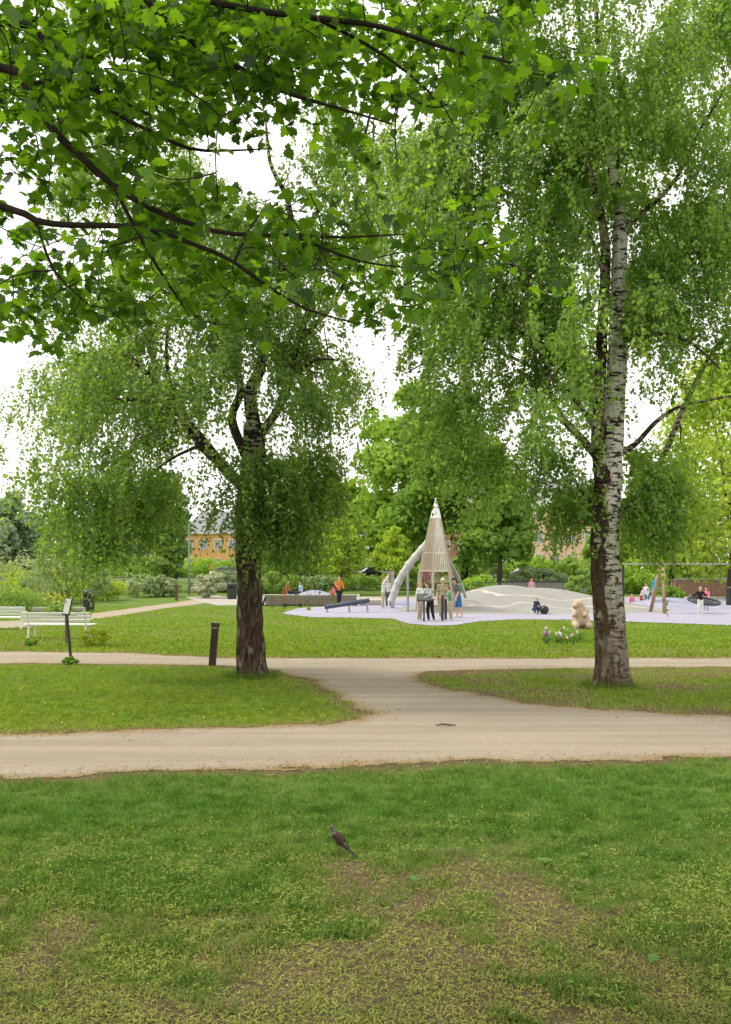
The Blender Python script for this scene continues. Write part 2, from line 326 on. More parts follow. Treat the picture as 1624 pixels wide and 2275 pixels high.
def dryf(X,Y):
    s=psd(X,Y); e=np.exp(-np.maximum(-s,0)/.35)*.95*(fbm(X,Y,2.2,3)>.3)
    rl=sdf(X,Y,RL); r=np.where(rl>0,np.clip(.78-rl*.3+(fbm(X,Y,1.1,8)-.5)*2.2,0,.9),0)
    px=X/Y*F+CX; 
    f=np.exp(-((px-1020)/430)**2)*np.clip((8.4-Y)/2.2,0,1.1)+np.exp(-((px-40)/260)**2)*np.clip((6.8-Y)/2,0,.7)+.6*np.clip((5.7-Y)/.9,0,1)
    f=np.clip(f*(-.12+2.3*fbm(X,Y,2.6,22))+(fbm(X,Y,1.7,2)-.5)*1.6*(Y<9.5)*np.clip((9.5-Y)/3,0,1)-.03,0,1)
    bl=np.clip((fbm(X,Y,.35,12)-.57)*3,0,.4)*(Y>20)
    b2=.8*np.exp(-((X-5.4-.3)**2+(Y-18)**2)/.9)
    return np.clip(np.maximum.reduce([e,r,f,bl,b2]),0,1)
gx=np.concatenate([np.array([-900,-400,-200,-110,-70,-45,-30,-22,-17]),np.arange(-14,-4.01,.125),np.arange(-4,4,.06),np.arange(4,14.01,.125),np.array([17,22,30,45,70,110,200,400,900])])
gy=np.concatenate([np.array([-60,-30,-15,-8,-3,0,2]),np.arange(3.5,9.5,.06),np.arange(9.5,30,.125),np.arange(30,60,1.),np.arange(60,126,2.),np.array([140,170,220,300,450,700,1200])])
GX,GY=np.meshgrid(gx,gy); GZ=np.vectorize(gz)(GY)
nx,ny=len(gx),len(gy); idx=np.arange(nx*ny).reshape(ny,nx)
q=np.stack([idx[:-1,:-1],idx[:-1,1:],idx[1:,1:],idx[1:,:-1]],-1).reshape(-1,4)
dr=dryf(GX,np.where(GY<3,3,GY))
def groundmat():
    m,nt,out=nodes('lawn_ground'); at=nt.nodes.new('ShaderNodeAttribute'); at.attribute_name='dry'
    a=noise(nt,.35,4); b=noise(nt,9,8,rough=.7); c=noise(nt,60,6,rough=.7)
    g=mixc(nt,ramp(nt,a,.4,.65),(.10,.17,.028),(.15,.22,.04)); g=mixc(nt,ramp(nt,b,.35,.7),g,(.07,.12,.022)); g=mixc(nt,ramp(nt,c,.55,.75),g,(.2,.25,.06))
    d=mixc(nt,ramp(nt,b,.35,.65),(.16,.112,.068),(.08,.056,.037)); d=mixc(nt,ramp(nt,c,.52,.74),d,(.24,.19,.1))
    f=mth(nt,'ADD',at.outputs['Fac'],mth(nt,'MULTIPLY',mth(nt,'SUBTRACT',c,.5),.9))
    bsdf(nt,out,mixc(nt,ramp(nt,f,.3,.7),g,d),.95,c,.7,spec=.1,dist=.03); return m
GMAT=groundmat()
g=npmesh('ground',np.stack([GX.ravel(),GY.ravel(),GZ.ravel()],-1),q.ravel(),np.arange(len(q))*4,GMAT,attr=dr.ravel(),smooth=True); tag(g,kind='structure')
def pathmat(name,c1,c2,edge):
    m,nt,out=nodes(name); at=nt.nodes.new('ShaderNodeAttribute'); at.attribute_name='dry'
    a=noise(nt,1.,5,sc=(.2,2.6,1)); b=noise(nt,14,8,rough=.75); c=noise(nt,110,4,rough=.8); e=noise(nt,.8,4); h=noise(nt,35,5,rough=.8)
    g=mixc(nt,ramp(nt,a,.4,.6),c1,tuple(x*.82 for x in c2)); g=mixc(nt,ramp(nt,b,.3,.75),g,tuple(x*.78 for x in c2)); g=mixc(nt,ramp(nt,c,.55,.75),g,(.52,.46,.38)); g=mixc(nt,ramp(nt,c,.45,.25),g,(.16,.135,.1)); g=mixc(nt,ramp(nt,e,.55,.75),g,tuple(x*.85 for x in c1)); g=mixc(nt,ramp(nt,h,.62,.67),g,(.12,.095,.065))
    f=mth(nt,'ADD',at.outputs['Fac'],mth(nt,'MULTIPLY',mth(nt,'SUBTRACT',b,.5),1.5))
    bsdf(nt,out,mixc(nt,ramp(nt,f,.3,.85),g,edge),.95,c,.7,spec=.1,dist=.02); return m
PM=pathmat('gravel_path',(.41,.35,.275),(.355,.3,.23),(.27,.19,.1))
def clipmesh(name,xs,ys,fn,mat,z=.006):
    X,Y=np.meshgrid(xs,ys); S=fn(X,Y); V=[];A=[];Fc=[];key={}
    def vid(k,x,y,s):
        if k not in key: key[k]=len(V); V.append((x,y,gz(y)+z)); A.append(math.exp(-max(s,0)/.25))
        return key[k]
    for j in range(len(ys)-1):
        for i in range(len(xs)-1):
            if max(S[j,i],S[j,i+1],S[j+1,i],S[j+1,i+1])<=0: continue
            c=[(j,i),(j,i+1),(j+1,i+1),(j+1,i)]
            if min(S[j,i],S[j,i+1],S[j+1,i],S[j+1,i+1])>0:
                Fc.append([vid(k,X[k],Y[k],S[k]) for k in c]); continue
            for tri in ((c[0],c[1],c[2]),(c[0],c[2],c[3])):
                o=[]
                for n in range(3):
                    p,r=tri[n],tri[(n+1)%3]; sp,sr=S[p],S[r]
                    if sp>0: o.append(vid(p,X[p],Y[p],sp))
                    if (sp>0)!=(sr>0):
                        t=sp/(sp-sr); o.append(vid((min(p,r),max(p,r)),X[p]+t*(X[r]-X[p]),Y[p]+t*(Y[r]-Y[p]),0))
                if len(o)>=3: Fc.append(o)
    loops=[a for f in Fc for a in f]; st=np.concatenate([[0],np.cumsum([len(f) for f in Fc])[:-1]])
    o=npmesh(name,np.array(V),loops,st,mat,attr=A,smooth=True); tag(o,kind='structure'); return o
clipmesh('path',np.arange(-14,14.01,.09),np.arange(9,27.5,.09),psd,PM)
clipmesh('far_path',np.arange(-30,-5,.4),np.arange(32,86,.5),lambda X,Y: sdf(X,Y,FP)+(fbm(X,Y,.8)-.5)*.4,PM)
PL=poly([(625,1364),(690,1372),(800,1374),(870,1375),(905,1386),(960,1391),(1010,1390),(1060,1382),(1140,1377),(1270,1378),(1450,1384),(1624,1390),(1900,1396),(2000,1330),(900,1332),(780,1345),(660,1352)])
LV=M('play_rubber',(.31,.295,.37),(.27,.255,.33),.35,.9,.05); 
o=clipmesh('play_surface',np.arange(-12,34,.5),np.arange(35,76,.5),lambda X,Y: sdf(X,Y,PL),LV,.02)
GVL=M('pale_gravel',(.36,.33,.29),(.3,.275,.24),3,.95)
o=clipmesh('gravel_yard',np.arange(-16,40,1.),np.arange(58,78,1.),lambda X,Y: sdf(X,Y,np.array([(-9,60),(8,62),(36,60),(38,76),(-14,76)])),GVL,.01)
b=MB(); b.box((0,124,gz(124)+.012),(400,13,.02)); tag(b.build('road',M('asphalt',(.09,.09,.095),(.06,.06,.065),3,.9)),kind='structure')
b=MB(); b.box((0,116.8,gz(124)+.06),(400,.3,.14)); tag(b.build('kerb',M('kerbstone',(.4,.39,.37),None,3,.9)),kind='structure')
def contmat(name,c1,c2,line,sp=2.6,lw=.11):
    m,nt,out=nodes(name); tc=nt.nodes.new('ShaderNodeTexCoord'); sp_=nt.nodes.new('ShaderNodeSeparateXYZ'); nt.links.new(tc.outputs['Object'],sp_.inputs[0])
    n=noise(nt,.22,2); v=mth(nt,'FRACT',mth(nt,'ADD',mth(nt,'MULTIPLY',sp_.outputs[2],sp),mth(nt,'MULTIPLY',n,3.)))
    l=mth(nt,'LESS_THAN',v,lw); c=mixc(nt,ramp(nt,noise(nt,1.2,4),.35,.65),c1,c2)
    bsdf(nt,out,mixc(nt,l,c,line) ,.9); MC[name]=m; return m
def mound(name,label,hills,x0,x1,y0,y1,mat,st=.25):
    xs=np.arange(x0,x1,st); ys=np.arange(y0,y1,st); X,Y=np.meshgrid(xs,ys); Z=np.zeros_like(X)
    for (cx,cy,rx,ry,h) in hills: g_=h*np.exp(-(((X-cx)/rx)**2+((Y-cy)/ry)**2)); Z=np.maximum(Z,g_)+.35*np.minimum(Z,g_)
    Z=Z*1.08-.06
    ix=np.arange(X.size).reshape(X.shape); qq=np.stack([ix[:-1,:-1],ix[:-1,1:],ix[1:,1:],ix[1:,:-1]],-1).reshape(-1,4)
    keep=(Z.ravel()[qq].max(1)>.0); qq=qq[keep]
    us=np.unique(qq); mp_=np.zeros(X.size,int); mp_[us]=np.arange(len(us)); qq=mp_[qq]
    c=np.array([(x0+x1)/2,(y0+y1)/2,0])
    o=npmesh(name,np.stack([X.ravel(),Y.ravel(),Z.ravel()],-1)[us],qq.ravel(),np.arange(len(qq))*4,mat,None,tuple(c),smooth=True)
    tag(o,label,'play mound'); return o
mm=contmat('mound_grey',(.265,.255,.235),(.235,.225,.21),(.42,.4,.36),1.9,.07)
mound('play_mound','large grey brown rubber mound with pale curving lines',[(7.4,55,3.4,4.6,1.1),(10.4,56.5,3.6,4.8,.9),(5.0,52,2.2,2.6,.5),(12.6,53,2.6,2.8,.5)],-1,20,42,68,mm)
mb_=contmat('mound_lavender',(.27,.27,.36),(.24,.24,.33),(.32,.32,.42),1.6)
mound('play_mound','low lavender blue rubber mound behind the wooden deck',[(-3.4,66,1.8,2.4,.8),(-2.2,64,1.3,1.6,.35)],-8,2,60,72,mb_)
mound('play_mound','small lavender rubber bump right of the grey pole',[(2.1,57,1.,1.5,.42)],-1,5,53,62,mb_)
mound('play_mound','low lavender rubber mound behind the basket swing',[(17.2,56,2.6,2.6,.6)],11,24,50,63,mb_)
# ---------------------------------------------------------------- trees
def catmull(P,R,step):
    P=[Vector(p) for p in P]; out=[];ro=[]
    for i in range(len(P)-1):
        p0=P[max(i-1,0)];p1=P[i];p2=P[i+1];p3=P[min(i+2,len(P)-1)]; n=max(2,int((p2-p1).length/step))
        for k in range(n):
            t=k/n; out.append(.5*((2*p1)+(p2-p0)*t+(2*p0-5*p1+4*p2-p3)*t*t+(3*p1-p0-3*p2+p3)*t**3)); ro.append(R[i]*(1-t)+R[i+1]*t)
    out.append(P[-1]); ro.append(R[-1]); return out,ro
def barkmat(name,white,dark,zb,zt,amt,brown=(.10,.07,.045),lt=.52,side=0,sx=0):
    m,nt,out=nodes(name); tc=nt.nodes.new('ShaderNodeTexCoord'); s=nt.nodes.new('ShaderNodeSeparateXYZ'); nt.links.new(tc.outputs['Object'],s.inputs[0])
    lent=noise(nt,1.,5,sc=(4,4,17),rough=.68); fur=noise(nt,1.,6,sc=(22,22,5),rough=.7); blot=noise(nt,1.,5,sc=(4,4,1.8),rough=.65); fine=noise(nt,40,5)
    c=mixc(nt,ramp(nt,fine,.3,.7),white,tuple(x*.78 for x in white))
    bv=blot
    if side: bv=mth(nt,'ADD',blot,mth(nt,'MULTIPLY',ramp(nt,s.outputs[0],sx,sx-.14),side))
    c=mixc(nt,ramp(nt,bv,.60-amt,.64-amt),c,mixc(nt,ramp(nt,fur,.4,.6),brown,tuple(x*.35 for x in brown))); c=mixc(nt,ramp(nt,lent,lt,lt+.035),c,dark)
    hf=ramp(nt,mth(nt,'ADD',s.outputs[2],mth(nt,'MULTIPLY',mth(nt,'SUBTRACT',blot,.5),3.4)),zb,zt)
    bk=mixc(nt,ramp(nt,fur,.38,.62),tuple(x*.25 for x in brown),tuple(x*1.4 for x in brown))
    bk=mixc(nt,ramp(nt,noise(nt,1.,4,sc=(7,7,3)),.55,.65),bk,(.26,.22,.17)); bk=mixc(nt,ramp(nt,noise(nt,2.,4),.55,.7),bk,(.09,.085,.03))
    bsdf(nt,out,mixc(nt,hf,bk,c),.9,mth(nt,'ADD',fur,mth(nt,'MULTIPLY',lent,.4)),1.0,spec=.15,dist=.06); MC[name]=m; return m
def treetube(name,mat,root,org,P,R,step=.12,n=16,rgh=.06,flare=None):
    p,r=catmull(P,R,step); ph=random.random()*9
    if flare:
        for i in range(len(p)):
            z=p[i].z; r[i]*=1+flare*math.exp(-max(z,0)/.22)
    b=MB(); b.tube(p,r,n,nz=lambda i,k: rgh*(math.sin(k*2.4+i*.15+ph)+math.sin(k*5.1-i*.31+ph)+.6*math.sin(i*1.3+k)+.5*math.sin(i*.37+ph))*.7)
    b.build(name,mat,root,org,smooth=True); return p,r
def crown(root,org,ells,limbs,Y0,nsup,nclus,nstr,nleaf,lmat,tmat,size,rad=.5,L=(.5,1.5),seed=1,droop=1.,clear=(),spread=.5,extra=()):
    """hanging strands of small leaves, in clusters at the ends of side branches, clusters gathered into boughs"""
    rn=np.random.default_rng(seed); w=np.array([e[4]*e[2]*e[3] for e in ells]); w=w/w.sum()
    LP=np.array([tuple(p) for ps,rs in limbs for p in ps]); LR=np.array([r for ps,rs in limbs for r in rs])
    sup=[]
    for k in rn.choice(len(ells),nsup,p=w):
        e=ells[k]; a=rn.random()*2*math.pi; rr=math.sqrt(rn.random())
        px=e[0]+e[2]*rr*math.cos(a); py=e[1]+e[3]*rr*math.sin(a); dep=rn.normal()*1.5+(e[5] if len(e)>5 else 0); dep=max(-2.8,min(3.2,dep))
        sup.append(np.array(W(px,py,Y0+dep)))
    cl=[]
    for (px,py,dp) in extra:
        for _ in range(3): cl.append(np.array(W(px,py,Y0+dp))+rn.normal(size=3)*np.array([.13,.25,.16]))
    while len(cl)<nclus:
        c=sup[rn.integers(nsup)]+rn.normal(size=3)*np.array([spread,spread,spread*.75])
        qx=c[0]/c[1]*F+CX; qy=HY-(c[2]-H)/c[1]*F; bad=False
        for (x0,x1,y0,y1) in clear:
            if x0<qx<x1 and y0<qy<y1 and c[1]<Y0+.6 and rn.random()<.9: bad=True
        if not bad and c[2]>2.2: cl.append(c)
    cl=np.array(cl); tw=MB()
    for c in cl:
        d=np.linalg.norm((LP-c)*np.array([1,1,.8]),axis=1)+np.where(LP[:,2]>c[2]+.6,1.5,0)
        i=int(np.argmin(d)); a=Vector(LP[i]); e=Vector(c); m=(a+e)/2+Vector((0,0,.12*(e-a).length)); dist=(e-a).length
        if dist<.15: continue
        r0=min(LR[i]*.6,.012+.009*dist); ps=[]
        for t in np.linspace(0,1,7): ps.append(a*(1-t)**2+m*2*t*(1-t)+e*t*t+Vector(rn.normal(size=3))*.03*min(1,dist)*(0<t<1))
        rs_=[r0*(1-t)+.004*t for t in np.linspace(0,1,7)]
        tw.tube(ps,rs_,5,cap=False); LP=np.vstack([LP,np.array([tuple(p) for p in ps[2:6]])]); LR=np.concatenate([LR,np.array(rs_[2:6])])
    tw.build('branches',tmat,root,org,smooth=True)
    n=nclus*nstr; C=np.repeat(cl,nstr,0)+rn.normal(size=(n,3))*np.array([rad,rad,rad*.7])*rn.uniform(.5,1.2,nclus).repeat(nstr)[:,None]
    axis=np.array([tuple(Vector(org))])[:, :2]; od=C[:,:2]-axis; od=od/np.maximum(np.linalg.norm(od,axis=1,keepdims=True),.3); od=od+rn.normal(size=od.shape)*.8
    Ln=rn.uniform(L[0],L[1],n)*np.repeat(rn.uniform(.5,1.4,nclus),nstr)
    T=np.linspace(0,1,7); hx=.34*(1-np.exp(-2.4*T)); hz=-droop*T**1.35
    P=C[:,None,:].repeat(7,1); P[:,:,0]+=od[:,0:1]*Ln[:,None]*hx; P[:,:,1]+=od[:,1:2]*Ln[:,None]*hx; P[:,:,2]+=Ln[:,None]*hz
    P[:,1:,:2]+=np.cumsum(rn.normal(size=(n,6,2))*.018,axis=1)
    P[:,:,2]=np.maximum(P[:,:,2],.9)
    tri=np.array([[0,1],[.87,-.5],[-.87,-.5]])*.0025
    V=P[:,:,None,:].repeat(3,2); V[:,:,:,0]+=tri[None,None,:,0]; V[:,:,:,1]+=tri[None,None,:,1]
    bi=(np.arange(n)*21)[:,None]; fq=[]
    for s in range(6):
        for k in range(3): fq.append([s*3+k,s*3+(k+1)%3,(s+1)*3+(k+1)%3,(s+1)*3+k])
    lp=(bi[:,:,None]+np.array(fq)[None]).reshape(-1)
    npmesh('twigs',V.reshape(-1,3),lp,np.arange(len(lp)//4)*4,tmat,root,org)
    t=rn.random((n,nleaf))**.9*6; i0=np.minimum(t.astype(int),5); fr=(t-i0)[...,None]; ar=np.arange(n)[:,None]
    LC=(P[ar,i0]*(1-fr)+P[ar,i0+1]*fr).reshape(-1,3)+rn.normal(size=(n*nleaf,3))*.034
    Nn=rn.normal(size=LC.shape); Nn[:,2]=np.abs(Nn[:,2])*.6+.25; U=rn.normal(size=LC.shape)*.7; U[:,2]-=.8
    U,Vv,Nn=frames(Nn,U)
    inst('crown',[(0,0,0),(.38,.42,.05),(1,0,-.05),(.38,-.42,.05)],[(0,1,2,3)],LC,U,Vv,Nn,rn.uniform(.6,1.25,len(LC))*size,lmat,root,org)
# right birch
YR=4620/257.
rb=W(1360,1525,YR); rb.z=0
rt=thing('birch_tree','tall weeping birch with white and brown trunk on the right lawn','tree',rb)
bR=barkmat('birch_bark',(.74,.69,.62),(.035,.026,.02),0,2.6,.025,(.13,.085,.05),.515,.15,-.07); bRd=barkmat('birch_bark_dark',(.42,.34,.27),(.03,.022,.018),0,3.5,.08,(.12,.08,.05),.5); tw=M('birch_twig',(.06,.04,.028),(.03,.022,.018),12,.9)
def px2(pts,Y0,dy0=0,dy1=0): n=len(pts); return [W(p[0],p[1],Y0+dy0+(dy1-dy0)*i/(n-1)) for i,p in enumerate(pts)]
s=lambda l: [x/2/122. for x in l]
limbs=[]
limbs.append(treetube('trunk',bR,rt,rb,px2([(1362,1530),(1354,1400),(1345,1250),(1347,1150),(1351,1050),(1362,960),(1369,850),(1374,700),(1376,600),(1378,480),(1360,380),(1345,250),(1330,100),(1318,-60),(1300,-260)],YR),s([74,66,62,59,56,48,42,37,33,28,20,15,11,8,3]),n=28,flare=.32,rgh=.07))
limbs.append(treetube('stem',bRd,rt,rb,px2([(1340,1110),(1332,1040),(1326,970),(1333,850),(1340,700),(1345,560),(1333,470),(1310,380),(1290,280),(1285,160)],YR,.06,.25),s([28,28,26,24,23,22,18,13,9,5]),n=18,rgh=.08))
RLb=[([(1322,1010),(1290,972),(1250,930),(1222,870),(1215,820),(1190,760),(1130,700)],[19,16,13,11,9,7,4],0,-1.2),
([(1365,1015),(1410,988),(1460,935),(1510,903),(1570,890),(1650,875)],[15,12,10,8,6,4],0,.8),
([(1370,1155),(1420,1100),(1470,1020),(1520,905),(1575,795),(1650,700)],[18,16,14,12,9,6],.1,1.6),
([(1378,510),(1430,470),(1500,400),(1560,280),(1624,180)],[14,11,9,6,3],0,-1),
([(1375,700),(1430,640),(1500,580),(1600,540)],[14,10,7,3],0,1.5),
([(1335,490),(1280,430),(1230,330),(1180,240),(1100,150)],[14,11,9,6,3],0,1.4),
([(1328,850),(1270,760),(1210,690),(1150,600),(1060,540)],[14,11,9,6,3],0,-1.8),
([(1345,260),(1300,130),(1280,0),(1250,-120)],[12,9,6,3],0,-.5),([(1360,390),(1450,200),(1540,110),(1620,0)],[12,9,6,3],0,.7),
([(1340,600),(1290,500),(1180,440),(1000,400)],[13,10,7,3],0,2.2),([(1322,950),(1240,850),(1100,780),(980,760)],[13,10,7,4],0,2.4),([(1320,900),(1200,760),(1080,740),(900,830)],[12,9,7,3],0,.4),
([(1374,760),(1440,740),(1530,760),(1600,820)],[12,9,6,3],0,-2.),([(1325,1130),(1290,1090),(1272,1060),(1262,1100)],[10,8,6,3],0,-.7)]
for P_,R_,a_,b_ in RLb: limbs.append(treetube('limb',tw if R_[0]<13 else bRd,rt,rb,px2(P_,YR,a_,b_),s(R_),n=10,step=.15))
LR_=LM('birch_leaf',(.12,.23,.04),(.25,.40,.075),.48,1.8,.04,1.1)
ER=[(1330,80,340,190,1.0),(1180,290,240,190,1),(1490,290,200,220,1.0),(1110,520,190,160,1),(1200,710,160,150,.9),(985,780,110,110,.8),(1060,870,110,100,1.0),(1110,950,80,50,.9),(1490,550,150,140,.85),(1560,640,80,110,.7),(1240,850,75,100,.8),(1435,990,45,80,1.0),(1445,1080,40,40,1.0),(940,400,90,150,.3),(1410,780,60,90,.5),(1590,440,70,250,.8),(1340,-150,380,150,.6),(1040,380,130,120,.6),(1300,370,100,200,.8)]
XR=[(1255,985,-.3),(1285,1060,-.2),(1278,1120,.2),(1292,1100,.7),(1425,1010,.3),(1440,1065,.1),(1425,1115,-.1),(1470,1070,.6),(1410,1090,.8),(1440,1140,.2),(1060,990,-.5),(1100,1010,.2),(1015,950,.3),(1430,700,.2),(1440,620,-.4),(1500,690,.5),(1480,540,.2)]
crown(rt,rb,ER,limbs,YR,120,380,17,35,LR_,tw,.072,.25,(.3,1.25),seed=3,clear=[(1315,1408,440,1300),(1120,1262,960,1300)],spread=.4,extra=XR)
# left birch
YL=4620/235.; lb=W(558,1503,YL); lb.z=0
lt=thing('birch_tree','wide weeping birch with dark furrowed trunk on the left lawn','tree',lb)
bL=barkmat('birch_bark_left',(.42,.36,.3),(.025,.02,.016),1.9,3.4,.10,(.09,.06,.04),.47); s2=lambda l: [x/2/112. for x in l]
limbs=[treetube('trunk',bL,lt,lb,px2([(559,1508),(556,1400),(553,1300),(550,1200),(558,1100),(563,1010),(564,940)],YL),s2([60,56,54,52,56,50,42]),n=26,flare=.25,rgh=.09)]
LLb=[([(548,1090),(500,1042),(455,985),(400,920),(345,850),(290,790)],[28,26,22,18,13,6],0,-.8),
([(565,950),(556,870),(578,820),(598,700),(645,560),(640,450),(600,360),(590,250)],[34,28,24,19,15,12,9,4],0,.4),
([(575,970),(620,905),(648,835),(662,760),(700,640),(732,480),(755,340),(775,220)],[24,20,17,15,13,11,8,4],0,1.3),
([(545,1010),(515,930),(535,860),(495,760),(450,650),(380,560)],[25,21,18,14,10,5],0,-.9),
([(500,1042),(440,985),(385,880),(370,760),(400,650)],[15,13,11,8,4],0,1.6),([(640,560),(720,450),(800,330),(832,200)],[12,10,8,4],.2,.9),([(662,760),(750,660),(800,520),(825,400),(830,260)],[13,11,9,7,3],.4,1.),
([(580,1030),(630,1060),(690,1105),(720,1160)],[10,7,5,3],0,-.6),([(400,920),(320,890),(240,890),(170,900)],[12,10,7,3],-.5,-1.4),([(455,985),(380,1020),(300,1080)],[9,6,3],-.4,1.2),([(650,835),(700,800),(750,800)],[10,7,3],.5,-1.2),([(450,650),(350,600),(250,620)],[9,7,3],-.7,1.5),([(345,850),(260,780),(160,800)],[9,7,3],-.8,1.5)]
for P_,R_,a_,b_ in LLb: limbs.append(treetube('limb',bL if R_[0]>25 else tw,lt,lb,px2(P_,YL,a_,b_),s2(R_),n=10,step=.15))
EL=[(190,850,120,100,.8),(300,930,100,100,1),(290,1040,70,80,1.4),(180,1010,60,80,.5),(430,830,140,70,.4),(690,850,60,120,1.0),(640,1080,50,60,.8),(600,690,180,100,.55),(660,420,150,180,.45),(480,550,220,140,.5),(810,320,80,180,.3),(330,750,200,70,.6),(360,300,250,200,.35),(100,920,40,100,.4),(220,1100,90,50,.7)]
XL=[(560,1040,-.7),(540,1100,-.6),(585,1110,-.6),(620,1090,-.2),(640,1140,.1),(610,1150,-.3),(665,1070,.3),(700,1000,0),(700,1080,.5),(655,1000,.4),(350,1080,0),(335,1130,-.3),(260,1140,.2),(600,1050,-.6)]
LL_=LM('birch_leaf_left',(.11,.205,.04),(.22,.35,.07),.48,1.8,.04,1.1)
crown(lt,lb,EL,limbs,YL,80,270,17,34,LL_,tw,.072,.25,(.35,1.3),seed=5,clear=[(430,640,860,1010),(528,598,1190,1500),(395,530,1000,1300),(740,900,640,1100)],spread=.36,extra=XL)
# maple
mp=Vector((-5.6,6.2,0)); mt=thing('maple_tree','maple with big lobed leaves reaching in from the upper left','tree',mp)
mbark=M('maple_bark',(.04,.028,.02),(.018,.013,.01),14,.9,.6)
tr=treetube('trunk',mbark,mt,mp,[mp,(-5.5,6.2,1.5),(-5.4,6.1,3),(-5.2,6,4.5),(-4.6,5.6,6.5),(-4,5,9)],[.3,.26,.24,.22,.15,.05],n=16,flare=.3)
ML=[([(-900,250),(-400,160),(0,150),(55,188),(100,268),(170,340),(250,410),(330,460),(430,500),(520,520),(650,522),(760,527),(900,520)],[40,24,16,15,14,14,13,12,11,9,7,5,3],5.0,5.3),
([(-900,600),(-300,430),(0,458),(80,490),(150,500),(300,505),(430,542),(520,582),(600,640),(690,690),(800,720)],[36,22,14,13,12,11,9,8,7,5,2],5.1,5.4),
([(-700,-300),(0,-120),(280,-30),(350,30),(450,110),(530,150),(620,200),(750,240),(870,275)],[34,20,15,14,13,11,9,6,3],4.8,5.3),
([(-700,100),(-20,50),(100,90),(200,170),(240,240),(330,290),(420,330),(500,335),(600,330)],[24,13,11,10,9,8,7,5,2],5.1,5.5),
([(-600,-500),(100,-150),(400,-20),(550,20),(700,40),(850,60),(1000,110),(1100,130),(1210,160)],[34,20,14,12,11,9,7,5,2],4.8,5.1),
([(60,188),(150,180),(280,230),(420,300)],[9,8,6,2],5.1,5.6),([(250,410),(330,560),(380,640),(420,700)],[8,7,5,2],5.1,5.5),([(520,582),(560,500),(600,450)],[6,5,2],5.3,5.8),([(80,490),(120,600),(200,680)],[7,5,2],5.2,5.3),([(650,522),(800,580),(960,600)],[6,5,2],5.2,5.5),([(700,40),(850,120),(980,230),(1010,290)],[7,6,4,2],5.0,5.3)]
limbs=[tr]
for P_,R_,a_,b_ in ML: limbs.append(treetube('limb',mbark,mt,mp,px2(P_,a_,0,b_-a_),[x/2/370. for x in R_],n=8,step=.08,rgh=.08))
half=[(0,0,0),(-.10,.20,.01),(.05,.27,.02),(.04,.52,-.06),(.2,.40,.0),(.36,.60,-.08),(.44,.40,0),(.62,.46,-.06),(.60,.24,.01),(.80,.20,-.04),(1.02,0,-.14)]
tv=half+[(a,-b_,c) for a,b_,c in half[1:-1][::-1]]; nO=len(tv); tv.append((.35,0,-.03))
tf=[(i,(i+1)%nO,nO) for i in range(nO)]
def mapleleaves(cl,per,size,name,rad,seed,mat):
    rn=np.random.default_rng(seed); n=len(cl)*per; C=np.repeat(cl,per,0); D=nrm(rn.normal(size=(n,3))*np.array([1,1,.3])-np.array([0,0,.1])); C=C+D*rn.uniform(.03,rad,n)[:,None]
    Nn=rn.normal(size=(n,3))*.5; Nn[:,2]+=.75; U=D+rn.normal(size=(n,3))*.3; U[:,2]-=.45
    U,V,Nn=frames(Nn,U)
    inst(name,tv,tf,C,U,V,Nn,rn.uniform(.45,1.2,n)*size,mat,mt,mp)
LMp=LM('maple_leaf',(.018,.055,.008),(.085,.19,.02),.55,2.8,.03,2.6,(1.5,1.2,.28))
rn=np.random.default_rng(11)
EM=[(150,90,220,130,.9),(450,70,240,110,.9),(800,60,240,90,1),(1080,100,150,75,.9),(1215,125,50,45,.9),(300,240,230,70,.75),(600,220,180,60,.8),(860,230,120,60,.8),(985,265,55,60,.8),(70,300,90,70,.5),(230,450,190,45,.9),(440,465,180,35,.9),(700,520,180,35,1.1),(930,495,100,55,.9),(985,590,50,45,.9),(140,610,130,65,1),(90,700,100,50,1.2),(300,605,180,40,1),(560,595,170,40,.9),(790,670,110,45,.7),(700,720,100,25,.6),(220,730,50,30,.9),(10,560,30,180,.5),(860,575,90,30,.6)]
w=np.array([e[4]*e[2]*e[3] for e in EM]); w/=w.sum(); cl=[]
for k in rn.choice(len(EM),135,p=w):
    e=EM[k]; a=rn.random()*6.283; r=math.sqrt(rn.random()); c0=np.array(W(e[0]+e[2]*r*math.cos(a),e[1]+e[3]*r*math.sin(a),5.7+rn.normal()*.5))
    for j in range(rn.integers(3,7)): cl.append(c0+rn.normal(size=3)*np.array([.25,.24,.075]))
cl=np.array(cl)
def conns(name,cl,limbs,org,root,mat,seed,k0=.003):
    rn=np.random.default_rng(seed); LP=np.array([tuple(p) for ps,rs in limbs for p in ps]); t=MB()
    for c in cl:
        d=np.linalg.norm(LP-c,axis=1); i=int(np.argmin(d)); a=Vector(LP[i]); e=Vector(c); ds=(e-a).length
        if ds<.06: continue
        m=(a+e)/2+Vector(rn.normal(size=3))*.16*ds; ps=[a*(1-q)**2+m*2*q*(1-q)+e*q*q for q in np.linspace(0,1,7)]
        t.tube(ps,[k0+.003*min(ds,1.5)*(1-q) for q in np.linspace(0,1,7)],5,cap=False); LP=np.vstack([LP,np.array([tuple(p) for p in ps[1:]])])
    t.build(name,mat,root,org,smooth=True)
conns('branches',cl,limbs,mp,mt,mbark,5)
mapleleaves(cl,13,.074,'crown',.18,21,LMp)
hi=[]  # unseen leaf clusters overhead, added to shade the foreground lawn
while len(hi)<180:
    x,y,z=rn.uniform(-8.5,3.5),rn.uniform(-4,8),rn.uniform(5.2,9.5)
    if y>0 and z<2.1+.60*y+.5: continue
    if ((x+3)/6)**2+((y-2)/7)**2+((z-6.5)/3.4)**2<1: hi.append((x,y,z))
mapleleaves(np.array(hi),12,.2,'shade_crown',.5,22,LMp)
